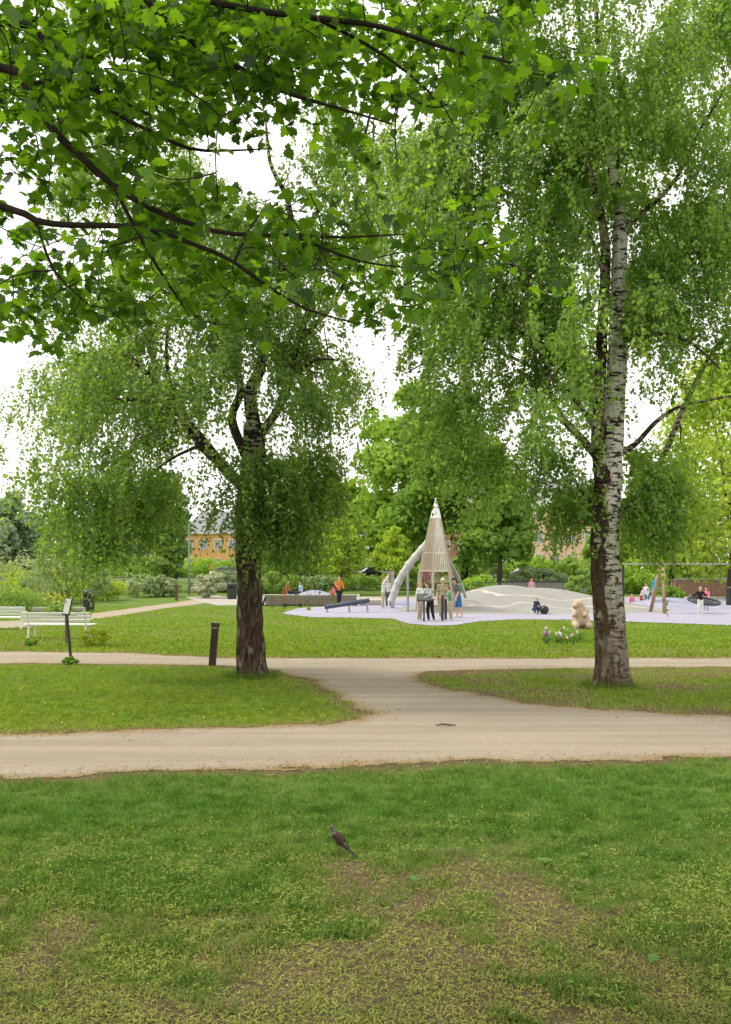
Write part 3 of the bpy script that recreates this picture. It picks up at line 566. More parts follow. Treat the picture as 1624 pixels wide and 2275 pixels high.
conns('shade_branches',np.array(hi)[:110],[(tr[0][-12:],tr[1][-12:])],mp,mt,mbark,6,.006)
# generic background trees
def bgtree(name,label,px,Y,wd,ht,c,n=6000,base=.12,leaf=None,trunk=True,shape=1.0,group=None,seed=0,cat='tree',z0=None,nc=60):
    rn=np.random.default_rng(seed+int(px)+2000); org=G(px,Y); 
    if z0 is not None: org.z=z0
    root=thing(name,label,cat,org,0,group); lf=leaf or Y*.0054
    r=wd/2; zb=ht*base; hc=(ht-zb)/2; cz=zb+hc
    d=nrm(rn.normal(size=(nc,3))); rr=rn.uniform(.35,.92,nc)**.6
    cc=d*rr[:,None]*np.array([r,r,hc]); zf=(cc[:,2]/hc+1)/2; cc[:,:2]*=(1.12-.62*shape*np.maximum(zf,.0)**1.6)[:,None]; cc[:,2]+=cz
    cr=rn.uniform(.18,.36,nc)*r
    k=rn.integers(0,nc,n); dd=nrm(rn.normal(size=(n,3))); dd[:,2]=np.where(rn.random(n)<.6,np.abs(dd[:,2]),dd[:,2])
    C=cc[k]+dd*cr[k][:,None]*rn.uniform(.6,1.08,n)[:,None]*np.array([1,1,.8])
    C[:,2]=np.maximum(C[:,2],.05)
    Nn=dd+rn.normal(size=(n,3))*.4; U,V,Nn=frames(Nn)
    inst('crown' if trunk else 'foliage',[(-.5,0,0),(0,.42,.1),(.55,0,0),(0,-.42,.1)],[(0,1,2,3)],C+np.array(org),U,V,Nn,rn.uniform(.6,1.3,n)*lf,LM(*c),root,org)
    if trunk:
        b=MB(); o=Vector(org); tz=max(zb*1.6,ht*.5); b.tube([o+Vector((0,0,-.1)),o+Vector((.02*wd,0,tz*.5)),o+Vector((0,0,tz))],[.022*ht+.04,.016*ht+.03,.01*ht],8)
        b.build('trunk',M('bg_bark',(.09,.07,.05),(.05,.04,.03),4,.9),root,org,smooth=True)
        b=MB()
        for i in range(6):
            e=Vector(cc[i])+o; a=o+Vector((0,0,tz*rn.uniform(.35,.95))); b.tube([a,(a+e)/2+Vector((0,0,.05*ht)),e],[.008*ht,.006*ht,.003*ht],5)
        b.build('limbs',MC['bg_bark'],root,org)
    return root
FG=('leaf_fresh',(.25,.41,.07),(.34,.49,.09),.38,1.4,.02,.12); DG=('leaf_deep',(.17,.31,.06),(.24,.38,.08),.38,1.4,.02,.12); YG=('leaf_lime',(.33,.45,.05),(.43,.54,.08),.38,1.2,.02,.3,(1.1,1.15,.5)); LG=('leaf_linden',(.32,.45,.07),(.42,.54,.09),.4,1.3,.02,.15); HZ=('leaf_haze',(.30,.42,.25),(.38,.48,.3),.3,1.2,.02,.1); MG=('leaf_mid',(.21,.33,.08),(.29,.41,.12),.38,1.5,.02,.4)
SG=('leaf_sage',(.28,.37,.19),(.4,.47,.28),.3,1.2,.02,.5)
bgtree('broadleaf_tree','tallest rounded green tree behind the slatted tower',915,98,13.2,20.0,FG,17000,.08,nc=110)
bgtree('broadleaf_tree','broad green tree right behind the tower spire',1030,92,13,15.5,DG,11000,.06,nc=80)
bgtree('broadleaf_tree','green tree between the lime green young tree and left birch',745,105,10,11.5,FG,8000,.08)
bgtree('broadleaf_tree','dark green rounded tree left of the pink apartment building',1108,84,5.8,9.4,DG,7000,.1)
bgtree('broadleaf_tree','deep green tree behind the left birch trunk base',632,95,8,9.5,DG,6000,.1)
bgtree('young_tree','lime green young tree left of the tower, nearer the deck',756,80,4.3,6.2,YG,4500,.14,.24,shape=1.3)
bgtree('young_tree','lime green young tree partly behind the left slide tube',876,82,3.9,5.4,YG,3800,.14,.24,shape=1.3)
bgtree('linden_tree','huge light green linden at the right edge',1625,72,14,18.5,LG,18000,.06,.34,nc=130)
bgtree('linden_tree','light green linden behind the right birch trunk',1490,88,8,11,LG,6000,.1)
bgtree('broadleaf_tree','green tree hanging behind the right birch trunk',1350,104,4.5,7.5,FG,5000,.12)
bgtree('conical_tree','tall green tree left of the orange house',365,86,4.6,10.2,MG,7000,.08,shape=1.2)
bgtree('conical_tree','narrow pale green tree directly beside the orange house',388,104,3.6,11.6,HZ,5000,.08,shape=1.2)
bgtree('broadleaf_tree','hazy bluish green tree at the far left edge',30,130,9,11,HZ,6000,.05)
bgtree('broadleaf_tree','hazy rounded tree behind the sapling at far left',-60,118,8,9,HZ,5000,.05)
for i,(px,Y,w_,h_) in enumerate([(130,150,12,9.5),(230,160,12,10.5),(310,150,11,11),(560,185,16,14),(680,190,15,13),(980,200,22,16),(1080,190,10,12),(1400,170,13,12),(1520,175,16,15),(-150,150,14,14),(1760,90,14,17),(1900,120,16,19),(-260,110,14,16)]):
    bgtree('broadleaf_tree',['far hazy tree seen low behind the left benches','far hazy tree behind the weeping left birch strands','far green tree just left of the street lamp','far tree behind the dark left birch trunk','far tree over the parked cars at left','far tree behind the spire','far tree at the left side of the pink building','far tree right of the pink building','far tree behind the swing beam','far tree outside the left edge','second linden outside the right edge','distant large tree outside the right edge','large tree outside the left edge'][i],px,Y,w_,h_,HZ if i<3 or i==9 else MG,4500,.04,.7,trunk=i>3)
SHR=[('shrub','white blossoming shrub behind the left path end',465,74,2.6,2.0,('leaf_blossom',(.42,.46,.26),(.62,.62,.5),.3,1.1,.02,.5)),('shrub','pale shrub right of the blossoming shrub by the black bin',492,84,3.2,1.7,SG),
('shrub','yellow green cushion bush in front of the white bench',213,27.3,.85,.5,('leaf_yellow',(.24,.32,.03),(.44,.46,.05),.3,1.3,.02,1.5)),('shrub','pale flowering shrub by the parked dark car at right',1195,88,5,1.8,SG),
('shrub','loose green shrub on top edge of the grey mound',1290,62,1.8,2.3,MG),('shrub','round dark green bush near the leaning poles',1497,64,1.6,1.1,DG),('shrub','big light shrub at the left edge above the benches',20,56,6.5,3.0,SG),('shrub','green shrub behind the thin sapling at left',110,62,4,2.0,LG),('shrub','pale leafy shrub between sapling and left bin',175,66,5,2.4,SG),('shrub','green shrub behind the left bin',215,70,4,1.5,LG),('shrub','hedge like shrub left of the picnic table',60,72,6,2.2,LG),('shrub','green shrub right of the far picnic table',345,76,4,1.5,SG),('shrub','low shrub between tower and young tree',905,88,3.6,2.2,MG),('shrub','low green shrub right of the tower',1070,78,3.6,1.5,FG),('shrub','long low shrub behind the deck',600,82,5,1.6,MG),('shrub','low shrub near the reddish picnic table',690,86,5,1.0,SG),('shrub','low shrub in front of parked cars',790,88,6,.9,MG),('shrub','shrub left of the brick wall',1420,82,5,2.1,FG),('shrub','shrub at the right edge in front of the brick wall',1650,86,3,1.0,MG),('shrub','tuft of green leaves at foot of white bench',70,27.5,.4,.22,DG),('shrub','small tuft beside the tilted sign',156,22.2,.34,.16,DG),('shrub','leafy plant clump before the stone bench',135,44,1.4,.5,MG),('shrub','flower bed plants at the far left',-20,50,5,1.0,MG),('plant_clump','low leafy clump among the tulips',1262,29.6,1.5,.28,DG)]
for i,(nm,lab,px,Y,w_,h_,c) in enumerate(SHR): bgtree(nm,lab,px,Y,w_,h_,c,int(2600 if Y>40 else 1500),0,max(.05,Y*.0033) if Y>40 else .05,trunk=False,shape=.5,cat='shrub',nc=26,seed=i)
for i,px in enumerate(range(-260,1900,120)):
    bgtree('hedge','leafy green hedge section far along the street',px,140,9,2.2+(i%3)*.4,MG if i%2 else FG,1500,0,.5,trunk=False,shape=.2,cat='hedge',nc=30,group='hedges along the far street')
# grass tufts at the birch bases
for lab,px,Y,w_,m in (('ring of longer grass at the left birch base',560,YL-.1,1.0,700),('ring of longer grass at the right birch base',1352,YR-.1,.95,380)):
    c0=G(px,Y); a=rng.random(m)*6.283; r_=rng.uniform(.34,.6,m)*w_; C=np.stack([c0.x+r_*np.cos(a),Y+r_*np.sin(a),np.zeros(m)],-1); U=np.stack([rng.normal(size=m)*.3,rng.normal(size=m)*.3,np.ones(m)],-1); Nn=rng.normal(size=(m,3)); U=nrm(U); Nn=nrm(Nn-U*np.sum(U*Nn,1,keepdims=True))
    o=inst('tall_grass',[(0,-.05,0),(0,.05,0),(.6,.03,.1),(.6,-.03,.1),(1,0,.35)],[(0,1,2,3),(3,2,4)],C,U,np.cross(Nn,U),Nn,rng.uniform(.05,.17,m),LM('tuft_leaf',(.1,.19,.03),(.17,.27,.05),.35,1.5,.02,2),None,(c0.x,Y,0)); tag(o,lab,'grass',kind='stuff')
# thin sapling on the left
sp=W(147,1432,4620/164.); sp.z=0; st=thing('sapling','thin young tree tied behind the tilted sign at left','tree',sp)
b=MB(); YS=sp.y; b.tube([W(147,1434,YS),W(146,1380,YS),W(149,1320,YS),W(147,1270,YS)],[.035,.03,.025,.018],8); b.build('trunk',M('sapling_bark',(.3,.22,.15),(.2,.14,.09),9,.8),st,sp,smooth=True)
tps=[]
b=MB()
for i in range(13):
    an=i*2.4; e=W(147+62*math.cos(an)*random.uniform(.6,1.1),1195+85*random.random(),YS+.6*math.sin(an)); a=W(148,1340-i*6,YS); m=(a+e)/2+Vector((.25*math.cos(an),.25*math.sin(an),-.1))
    ps=[a*(1-q)**2+m*2*q*(1-q)+e*q*q for q in np.linspace(0,1,8)]; b.tube(ps,[.011*(1-q)+.004 for q in np.linspace(0,1,8)],5); tps+=ps[2:]+[ps[-1]+Vector((.05,0,-.1))]
b.build('branches',tw,st,sp)
C=np.repeat(np.array([tuple(p) for p in tps]),24,0); C=C+rng.normal(size=C.shape)*.12; Nn=rng.normal(size=C.shape); Nn[:,2]+=.5; U,V,Nn=frames(Nn)
inst('crown',[(0,0,0),(.4,.3,.05),(1,0,0),(.4,-.3,.05)],[(0,1,2,3)],C,U,V,Nn,rng.uniform(.05,.09,len(C)),LM('sapling_leaf',(.12,.19,.05),(.2,.27,.07),.4,1.8,.04,1.5),st,sp)
# ---------------------------------------------------------------- furniture
WP=M('white_paint',(.78,.78,.74),(.7,.7,.66),8,.5,.05); DS=M('dark_steel',(.03,.03,.032),(.045,.045,.045),8,.5); GS=M('grey_steel',(.36,.37,.37),(.28,.29,.29),5,.5,metal=.3); WD=M('grey_wood',(.30,.26,.21),(.20,.17,.13),5,.85,.3,sc=(2,2,14)); BW=M('brown_wood',(.17,.10,.06),(.1,.06,.04),6,.8,.3,sc=(3,3,12)); LW=M('pale_wood',(.52,.45,.34),(.4,.34,.25),4,.8,.2,sc=(6,6,1))
LGS=M('light_steel',(.36,.36,.36),(.3,.3,.3),5,.5)
RW=M('red_wood',(.26,.09,.06),(.17,.06,.045),5,.8)
def bench(label,px,Y,L,rz):
    r=thing('park_bench',label,'bench',G(px,Y),rz,'white park benches on the left lawn')
    b=MB()
    for i in range(5): b.box((0,-.2+i*.1,.44-.01*(i==4)),(L,.075,.03))
    b.build('seat',WP,r,bevel=.006)
    b=MB()
    for i in range(3): b.box((0,.27+.035*i,.56+.11*i),(L,.03,.085),Matrix.Rotation(-.25,3,'X'))
    b.build('backrest',WP,r,bevel=.006)
    for s_ in (-1,1):
        b=MB(); x=s_*(L/2-.2); b.bar((x,-.2,.42),(x,-.25,0),.05,.05,(0,1,0)); b.bar((x,.2,.42),(x,.28,0),.05,.05,(0,1,0)); b.bar((x,-.24,.41),(x,.24,.41),.05,.05); b.bar((x,.2,.4),(x,.37,.84),.045,.045,(0,1,0)); b.build('leg',WP,r,bevel=.005)
    return r
bench('complete white slatted bench behind the tilted sign',133,30.8,2.2,math.radians(176)); bench('white slatted bench cut off by the left photo edge',5,35.5,2.1,math.radians(172))
p=G(150,22.3); r=thing('tilted_sign','dark thin post carrying a tilted white reading panel','sign',p)
b=MB(); b.bar((.09,0,-.05),(-.02,0,1.15),.06,.03); b.build('post',DS,r,bevel=.004)
b=MB(); b.box((.0,-.03,1.3),(.13,.025,.36),Matrix.Rotation(-.35,3,'X')@Matrix.Rotation(.08,3,'Y')); b.build('panel',WP,r,bevel=.004)
b=MB(); b.box((.0,-.0,1.29),(.17,.02,.40),Matrix.Rotation(-.35,3,'X')@Matrix.Rotation(.08,3,'Y')); b.build('panel_frame',DS,r)
p=W(471,1479,4620/211.); p.z=0; r=thing('path_bollard','leaning brown path light post beside the left birch','bollard',p)
b=MB(); b.bar((0,0,-.05),(.075,0,.88),.15,.13,(0,1,0)); b.build('post',M('rust_brown',(.075,.04,.032),(.05,.028,.022),12,.6,.1),r,bevel=.008)
b=MB(); b.box((.08,-.015,.92),(.19,.2,.07),Matrix.Rotation(.08,3,'Y')); b.build('cap',M('rust_brown_cap',(.12,.075,.055),(.08,.05,.035),12,.6),r,bevel=.008)
b=MB(); b.box((.078,-.075,.84),(.1,.01,.05)); b.build('lamp',M('lamp_glass',(.3,.28,.22),(.25,.22,.18),5,.3),r)
p=G(392,69); r=thing('path_bollard','small brown path post far up the curving path','bollard',p); b=MB(); b.bar((0,0,0),(.03,0,.88),.17,.15,(0,1,0)); b.build('post',BW,r); b=MB(); b.box((.03,0,.92),(.2,.2,.07)); b.build('cap',MC['rust_brown_cap'],r)
def tbin(label,px,Y,r_,h_):
    t=thing('litter_bin',label,'bin',G(px,Y)); b=MB(); n=20
    b.tube([(0,0,0),(0,0,.04),(0,0,h_*.8),(0,0,h_*.86)],[r_*.88,r_*.95,r_,r_],n); b.build('body',M('bin_black',(.025,.028,.028),(.035,.04,.04),12,.55),t,smooth=False)
    b=MB(); b.tube([(0,0,h_*.865),(0,0,h_*.92),(0,0,h_)],[r_*1.06,r_*1.02,r_*.55],n); b.build('lid',DS,t,smooth=False)
    b=MB(); b.box((0,-r_*1.0,h_*.74),(r_*.9,.03,.12)); b.build('opening',M('bin_slot',(.005,.005,.005),None,3),t)
tbin('black round litter bin left of the far picnic table',197,51,.3,1.12); tbin('black litter bin at the end of the curving path',515,72,.36,1.2); tbin('dark litter bin at the right photo edge',1624,60,.3,1.15)
b=MB(); b.box((0,0,.28),(2.4,.6,.16)); r=thing('stone_bench','low grey stone slab bench left of the black bin','bench',G(130,47)); b.build('seat',M('stone',(.34,.33,.3),(.24,.23,.21),5,.9),r,bevel=.02)
for s_ in (-1,1): b=MB(); b.box((s_*.8,0,.1),(.35,.5,.2)); b.build('leg',MC['stone'],r)
def ptable(label,px,Y,mat):
    r=thing('picnic_table',label,'picnic table',G(px,Y),math.radians(8)); b=MB()
    for i in range(5): b.box((0,-.32+.16*i,.75),(1.9,.14,.04))
    b.build('tabletop',mat,r)
    for s_ in (-1,1):
        b=MB(); b.box((0,s_*.72,.45),(1.9,.26,.04)); b.build('seat',mat,r)
        b=MB(); x=s_*.65; b.bar((x,-.25,.72),(x,-.7,0),.08,.05,(0,1,0)); b.bar((x,.25,.72),(x,.7,0),.08,.05,(0,1,0)); b.bar((x,-.8,.42),(x,.8,.42),.05,.08); b.build('leg',mat,r)
ptable('brown picnic table next to the prams at far left',285,80,BW); ptable('reddish picnic table behind the wooden deck',652,74,RW)
def pram(label,px,Y,c,rz):
    r=thing('pram',label,'pram',G(px,Y),rz); b=MB(); b.ell((0,0,.72),(.4,.2,.2)); bake(b.build('carrycot',cloth(*c),r),.03,2)
    b=MB(); b.ell((.2,0,.88),(.26,.21,.24)); b.build('hood',cloth(*c),r,smooth=True)
    b=MB(); b.tube([(.35,.18,.25),(-.2,.18,.6),(-.55,.18,1.0),(-.55,-.18,1.0),(-.2,-.18,.6),(.35,-.18,.25)],.015,6); b.tube([(-.35,.18,.2),(.2,.18,.6)],.015,6); b.tube([(-.35,-.18,.2),(.2,-.18,.6)],.015,6); b.build('frame',GS,r)
    for x in (-.38,.38):
        for y in (-.24,.24): b=MB(); b.tube([(x,y-.02,.15),(x,y+.02,.15)],.15,16); b.build('wheel',DS,r)
pram('dark blue pram left of the brown picnic table',232,79,NV,.3); pram('black pram touching the brown picnic table',249,78.5,BK,2.6)
# deck
r=thing('wooden_deck','long low slatted wooden seating deck with slanted white end','seating deck',G(692,60)); L=5.6
b=MB()
for i in range(9): b.box((0,-.8+i*.2,.62),(L,.185,.05))
b.build('seat',LW,r)
b=MB()
for i in range(42): b.box((-L/2+.2+i*.127,-.93,.31),(.1,.04,.56))
b.build('front_slats',WD,r)
b=MB(); b.prism([(-L/2-.02,.64),(-L/2-.32,.0),(-L/2-.18,0),(-L/2+.12,.64)],-.95,.9,'y'); b.build('end_panel',WP,r); b=MB(); b.box((L/2+.05,0,.32),(.1,1.9,.64)); b.build('end_panel',WP,r)
b=MB(); b.box((0,-.95,.665),(L+.1,.1,.03)); b.build('edge_strip',WP,r)
b=MB(); b.box((0,0,.28),(L-.2,1.7,.5)); b.build('core',DS,r)
r2=thing('wooden_deck','lower right hand extension of the wooden deck','seating deck',G(805,60.5)); b=MB(); b.box((0,0,.3),(2.4,1.4,.06)); b.build('seat',LW,r2); b=MB()
for i in range(18): b.box((-1.12+i*.13,-.72,.14),(.1,.04,.25))
b.build('front_slats',WD,r2)
# scooter
r=thing('kick_scooter','parked orange red and black electric scooter before the wooden deck','scooter',G(650,57),math.radians(-8))
b=MB(); b.bar((-.35,0,.16),(.4,0,.13),.14,.06); b.build('footboard',DS,r,bevel=.01)
b=MB(); b.tube([(-.42,0,.12),(-.5,0,.55),(-.56,0,1.12)],.035,8); b.build('steering_column',M('scooter_red',(.6,.09,.03),None,8,.4),r,smooth=True)
b=MB(); b.tube([(-.56,-.24,1.12),(-.56,.24,1.12)],.02,6); b.build('handlebar',DS,r)
for x in (-.44,.46): b=MB(); b.tube([(x,-.03,.12),(x,.03,.12)],.12,16); b.build('wheel',DS,r)
b=MB(); b.box((.46,0,.27),(.24,.08,.02)); b.build('mudguard',MC['scooter_red'],r)
# rolling beam
r=thing('balance_beam','inclined navy rolling balance beam with pale bands on steel legs','play equipment',G(771,49.5))
b=MB(); b.tube([(-1.12,0,.28),(1.12,0,.62)],.11,16); b.build('roller',M('navy_rubber',(.04,.05,.09),(.06,.075,.12),6,.6),r,smooth=True)
b=MB()
for i in range(14): t=-.98+i*.15; b.tube([(t-.007,0,.45+t*.152-.001),(t+.007,0,.45+t*.152+.001)],.113,16)
b.build('bands',M('pale_band',(.22,.25,.32),None,5),r)
for x,h_ in ((-1.0,.2),(1.0,.5),(.1,.35)): b=MB(); b.tube([(x,.0,0),(x,0,h_)],.035,8); b.tube([(x+.1,-.2,0),(x,-.02,h_)],.02,6); b.build('leg',GS,r)
# poles
r=thing('climbing_pole','tall grey steel post with short top arm beside two people','play equipment',G(872,55)); b=MB(); b.box((0,0,1.0),(.2,.2,2.0)); b.build('post',GS,r,bevel=.02); b=MB(); b.box((-.25,0,2.03),(.8,.08,.06)); b.build('top_arm',GS,r)
b=MB(); b.tube([(-.6,0,2.0),(-.6,0,1.5)],.015,6); b.build('handle',DS,r)
r=thing('steel_post','thin grey post left of the slatted tower','post',G(906,50)); b=MB(); b.tube([(0,0,0),(0,0,2.)],.06,10); b.build('post',GS,r); b=MB(); b.ell((0,0,2.02),.075); b.build('cap',GS,r)
for lab,px,Y,h_ in (('short dark post in front of the khaki shirt',983,41.4,1.05),('second short dark post just right of the first',990,42.2,1.05)):
    r=thing('wooden_post',lab,'post',G(px,Y)); b=MB(); b.box((0,0,h_/2),(.1,.1,h_)); b.build('post',DS,r,bevel=.01); b=MB(); b.box((0,0,h_+.012),(.115,.115,.02)); b.build('cap',DS,r)
r=thing('info_board','black slanted information board on one post before the group','sign',G(942,40.6)); b=MB(); b.box((0,0,.45),(.07,.07,.9)); b.build('post',DS,r); b=MB(); b.box((0,0,1.0),(.6,.42,.03),Matrix.Rotation(.75,3,'X')); b.build('panel',DS,r,bevel=.006); b=MB(); b.box((0,-.016,1.018),(.52,.34,.004),Matrix.Rotation(.75,3,'X')); b.build('panel_face',M('board_face',(.05,.055,.06),(.12,.12,.12),9,.4),r)
b=MB(); b.ell((0,0,.22),.22,nu=24,nv=16); o=b.build('rubber_ball',M('ball',(.03,.04,.035),(.05,.06,.055),4,.7),smooth=True); o.location=G(1209,47.6); tag(o,'dark green rubber ball beside the crouching child','ball')
# tower
YT=50.; k=F/YT; org=G(968,YT); r=thing('play_tower','pointed slatted wooden play tower with white spire and slide tubes','play tower',org)
n=6; ring=lambda rad,z,o=0: [Vector((rad*math.cos(2*math.pi*i/n+.3),rad*math.sin(2*math.pi*i/n+.3),z)) for i in range(n)]
zA,zB,zC,zD=2.05,4.75,5.45,5.8
A0=ring(1.05,0); A1=ring(.88,zA); B1=ring(.27,zB)
for i in range(n):
    b=MB(); b.bar(A0[i],A1[i],.11,.11,(0,1,0)); b.bar(A1[i],B1[i],.07,.07,(0,1,0)); b.build('corner_post',LW,r)
for i in range(n):
    b=MB(); j=(i+1)%n
    for q in range(1,8):
        t=q/8; lo=(ring(.93,1.5)[i] if i in (1,2,5) else A1[i]).lerp((ring(.93,1.5)[j] if i in (1,2,5) else A1[j]),t); b.bar(lo,B1[i].lerp(B1[j],t),.05,.03,(0,1,0))
    for z_ in (2.1,3.0,3.9,4.7):
        u=(z_-zA)/(zB-zA); b.bar(A1[i].lerp(B1[i],u),A1[j].lerp(B1[j],u),.03,.07)
    b.build('slat_panel',LW if i%2 else M('pale_wood_white',(.68,.63,.54),(.58,.53,.44),4,.8,sc=(6,6,1)),r)
b=MB(); b.prism([(p.x,p.y) for p in ring(.98,0)],1.4,1.47); b.build('platform',BW,r)
b=MB(); rr=[(.31,zB),(.2,zB+.45),(.11,zC),(.02,zD-.1)]
b.tube([(0,0,z_) for _,z_ in rr],[a for a,_ in rr],6); b.build('spire',WP,r); b=MB(); b.ell((0,0,zD-.08),.06); b.build('finial',WP,r,smooth=True)
b=MB(); 
for z_ in (.35,.7,1.05): b.bar((-.45,-.98,z_),(.45,-.98,z_),.05,.05)
b.bar((-.45,-.95,0),(-.45,-.92,1.4),.06,.06); b.bar((.45,-.95,0),(.45,-.92,1.4),.06,.06); b.build('ladder',BW,r)
def tp(px,py): return Vector(((px-968)/k,0,H+(HY-py)/k))
c,_=catmull([tp(952,1205)+Vector((0,.3,0)),tp(932,1228)+Vector((0,.5,0)),tp(914,1250)+Vector((0,.8,0)),tp(898,1274)+Vector((0,1,0)),tp(884,1300)+Vector((0,1.2,0)),tp(870,1340)+Vector((0,1.3,0))],[1]*6,.12)
b=MB(); b.tube(c,[.19+(.03 if i%4==0 else 0) for i in range(len(c))],14,cap=False); b.build('slide_tube',M('slide_shell',(.55,.54,.51),(.42,.41,.39),3,.5),r)
c,_=catmull([tp(994,1240)+Vector((0,.3,0)),tp(1004,1252)+Vector((0,.6,0)),tp(1016,1272)+Vector((0,.9,0)),tp(1028,1295)+Vector((0,1.1,0)),tp(1040,1330)+Vector((0,1.2,0))],[1]*5,.12)
b=MB(); b.tube(c,[.08+(.008 if i%5==0 else 0) for i in range(len(c))],16,cap=False); b.build('slide_tube',GS,r,smooth=True)
# swing frame & basket
YB=49.; k=F/YB; r=thing('swing_frame','long grey steel swing beam on dark post and leaning timber poles','swing frame',G(1465,YB))
tz=H+(HY-1253)/k; X=lambda px:(px-1465)/k
b=MB(); b.box(((X(1382)+X(1760))/2,0,tz),(X(1760)-X(1382),.07,.07)); b.build('beam',LGS,r,bevel=.015)
b=MB(); b.box((X(1384),0,tz/2),(.11,.11,tz-.16)); b.build('post',DS,r)
b=MB(); b.box((X(1755),0,tz/2),(.11,.11,tz-.16)); b.build('post',DS,r)
for a,c_ in ((-.02,.08),(-.22,.0)):
    b=MB(); b.tube([(a,-.9 if a>-.1 else .8,0),(c_+.1,0,tz+.1)],[.09,.08],12); b.build('timber_pole',M('timber',(.4,.26,.16),(.3,.19,.12),6,.8,.2,sc=(4,4,.8)),r,smooth=True)
r=thing('basket_swing','round black net basket swing held by thin ropes','swing',Vector((G(1555,YB).x,YB-.6,0))); cz=.62; tl=Matrix.Rotation(math.radians(12),3,'X')@Matrix.Rotation(math.radians(4),3,'Y')
c=[tl@Vector((.75*math.cos(a),.75*math.sin(a),0))+Vector((0,0,cz)) for a in np.linspace(0,2*math.pi,33)]
b=MB(); b.tube(c,.055,8,cap=False); b.build('ring',DS,r,smooth=True)
b=MB()
for rad in (.15,.28,.4,.5,.62): b.tube([tl@Vector((rad*math.cos(a),rad*math.sin(a),-.1+.1*(rad/.75)**2))+Vector((0,0,cz)) for a in np.linspace(0,2*math.pi,25)],.016,5,cap=False)
for i in range(16): a=i*math.pi/8; b.tube([Vector((0,0,cz-.1)),tl@Vector((.75*math.cos(a),.75*math.sin(a),0))+Vector((0,0,cz))],.014,5)
b.build('net',DS,r)
for sx_,sy_ in ((1,1),(1,-1),(-1,1),(-1,-1)): b=MB(); b.tube([tl@Vector((.53*sx_,.53*sy_,0))+Vector((0,0,cz)),Vector((.53*sx_,.6,tz-.07))],.01,5); b.build('rope',DS,r)
def brickmat(name,c1,c2,mo,sc_):
    m,nt,out=nodes(name); t=nt.nodes.new('ShaderNodeTexBrick'); tc=nt.nodes.new('ShaderNodeTexCoord'); mp_=nt.nodes.new('ShaderNodeMapping'); mp_.inputs['Rotation'].default_value=(math.pi/2,0,0); nt.links.new(tc.outputs['Object'],mp_.inputs[0]); nt.links.new(mp_.outputs[0],t.inputs[0])
    t.inputs['Color1'].default_value=(*c1,1); t.inputs['Color2'].default_value=(*c2,1); t.inputs['Mortar'].default_value=(*mo,1); t.inputs['Scale'].default_value=sc_; bsdf(nt,out,t.outputs[0],.9); MC[name]=m; return m
BR=brickmat('red_brick',(.4,.18,.14),(.33,.14,.11),(.42,.36,.32),3)
r=thing('brick_wall','low red brick wall with pale coping at the right edge','wall',G(1610,78)); b=MB(); b.box((0,0,.6),(8.4,.3,1.2)); b.build('wall',BR,r); b=MB(); b.box((0,0,1.24),(8.6,.4,.08)); b.build('coping',MC['stone'],r)
r=thing('stone_wall','long low grey retaining wall behind the grey mound','wall',G(1230,84)); b=MB(); b.box((0,0,.45),(14,.35,.9)); b.build('wall',MC['stone'],r); b=MB(); b.box((0,0,.94),(14.2,.45,.08)); b.build('coping',DS,r)
r=thing('stone_wall','low pale kerb wall behind the far lavender mound','wall',G(620,88)); b=MB(); b.box((0,0,.3),(16,.3,.6)); b.build('wall',MC['stone'],r); b=MB(); b.box((0,0,.63),(16.2,.4,.06)); b.build('coping',MC['stone'],r)
r=thing('metal_fence','low dark railing behind the grey mound','fence',G(1180,76))
b=MB(); b.box((0,0,1.1),(9,.05,.05)); b.box((0,0,.2),(9,.04,.04)); b.build('rail',DS,r); b=MB()
for i in range(60): b.box((-4.4+i*.15,0,.65),(.02,.02,.86))
b.build('bars',DS,r)
def lamp(label,px,Y,h_,arm):
    r=thing('street_lamp',label,'street lamp',G(px,Y)); b=MB(); b.tube([(0,0,0),(0,0,h_*.5),(0,0,h_*.93),(arm*.3,0,h_*.985),(arm,0,h_)],[.09,.07,.05,.04,.035],8); b.build('pole',GS,r,smooth=True); b=MB(); b.ell((arm*1.15,0,h_-.02),(.35,.14,.07)); b.build('lamp_head',GS,r,smooth=True)
lamp('thin grey street lamp before the orange house',420,80,6.0,1.0); lamp('thin pole lamp right of the tower',1098,96,4.2,.5)
RD_=M('tail_red',(.4,.02,.02),None,5,.3)
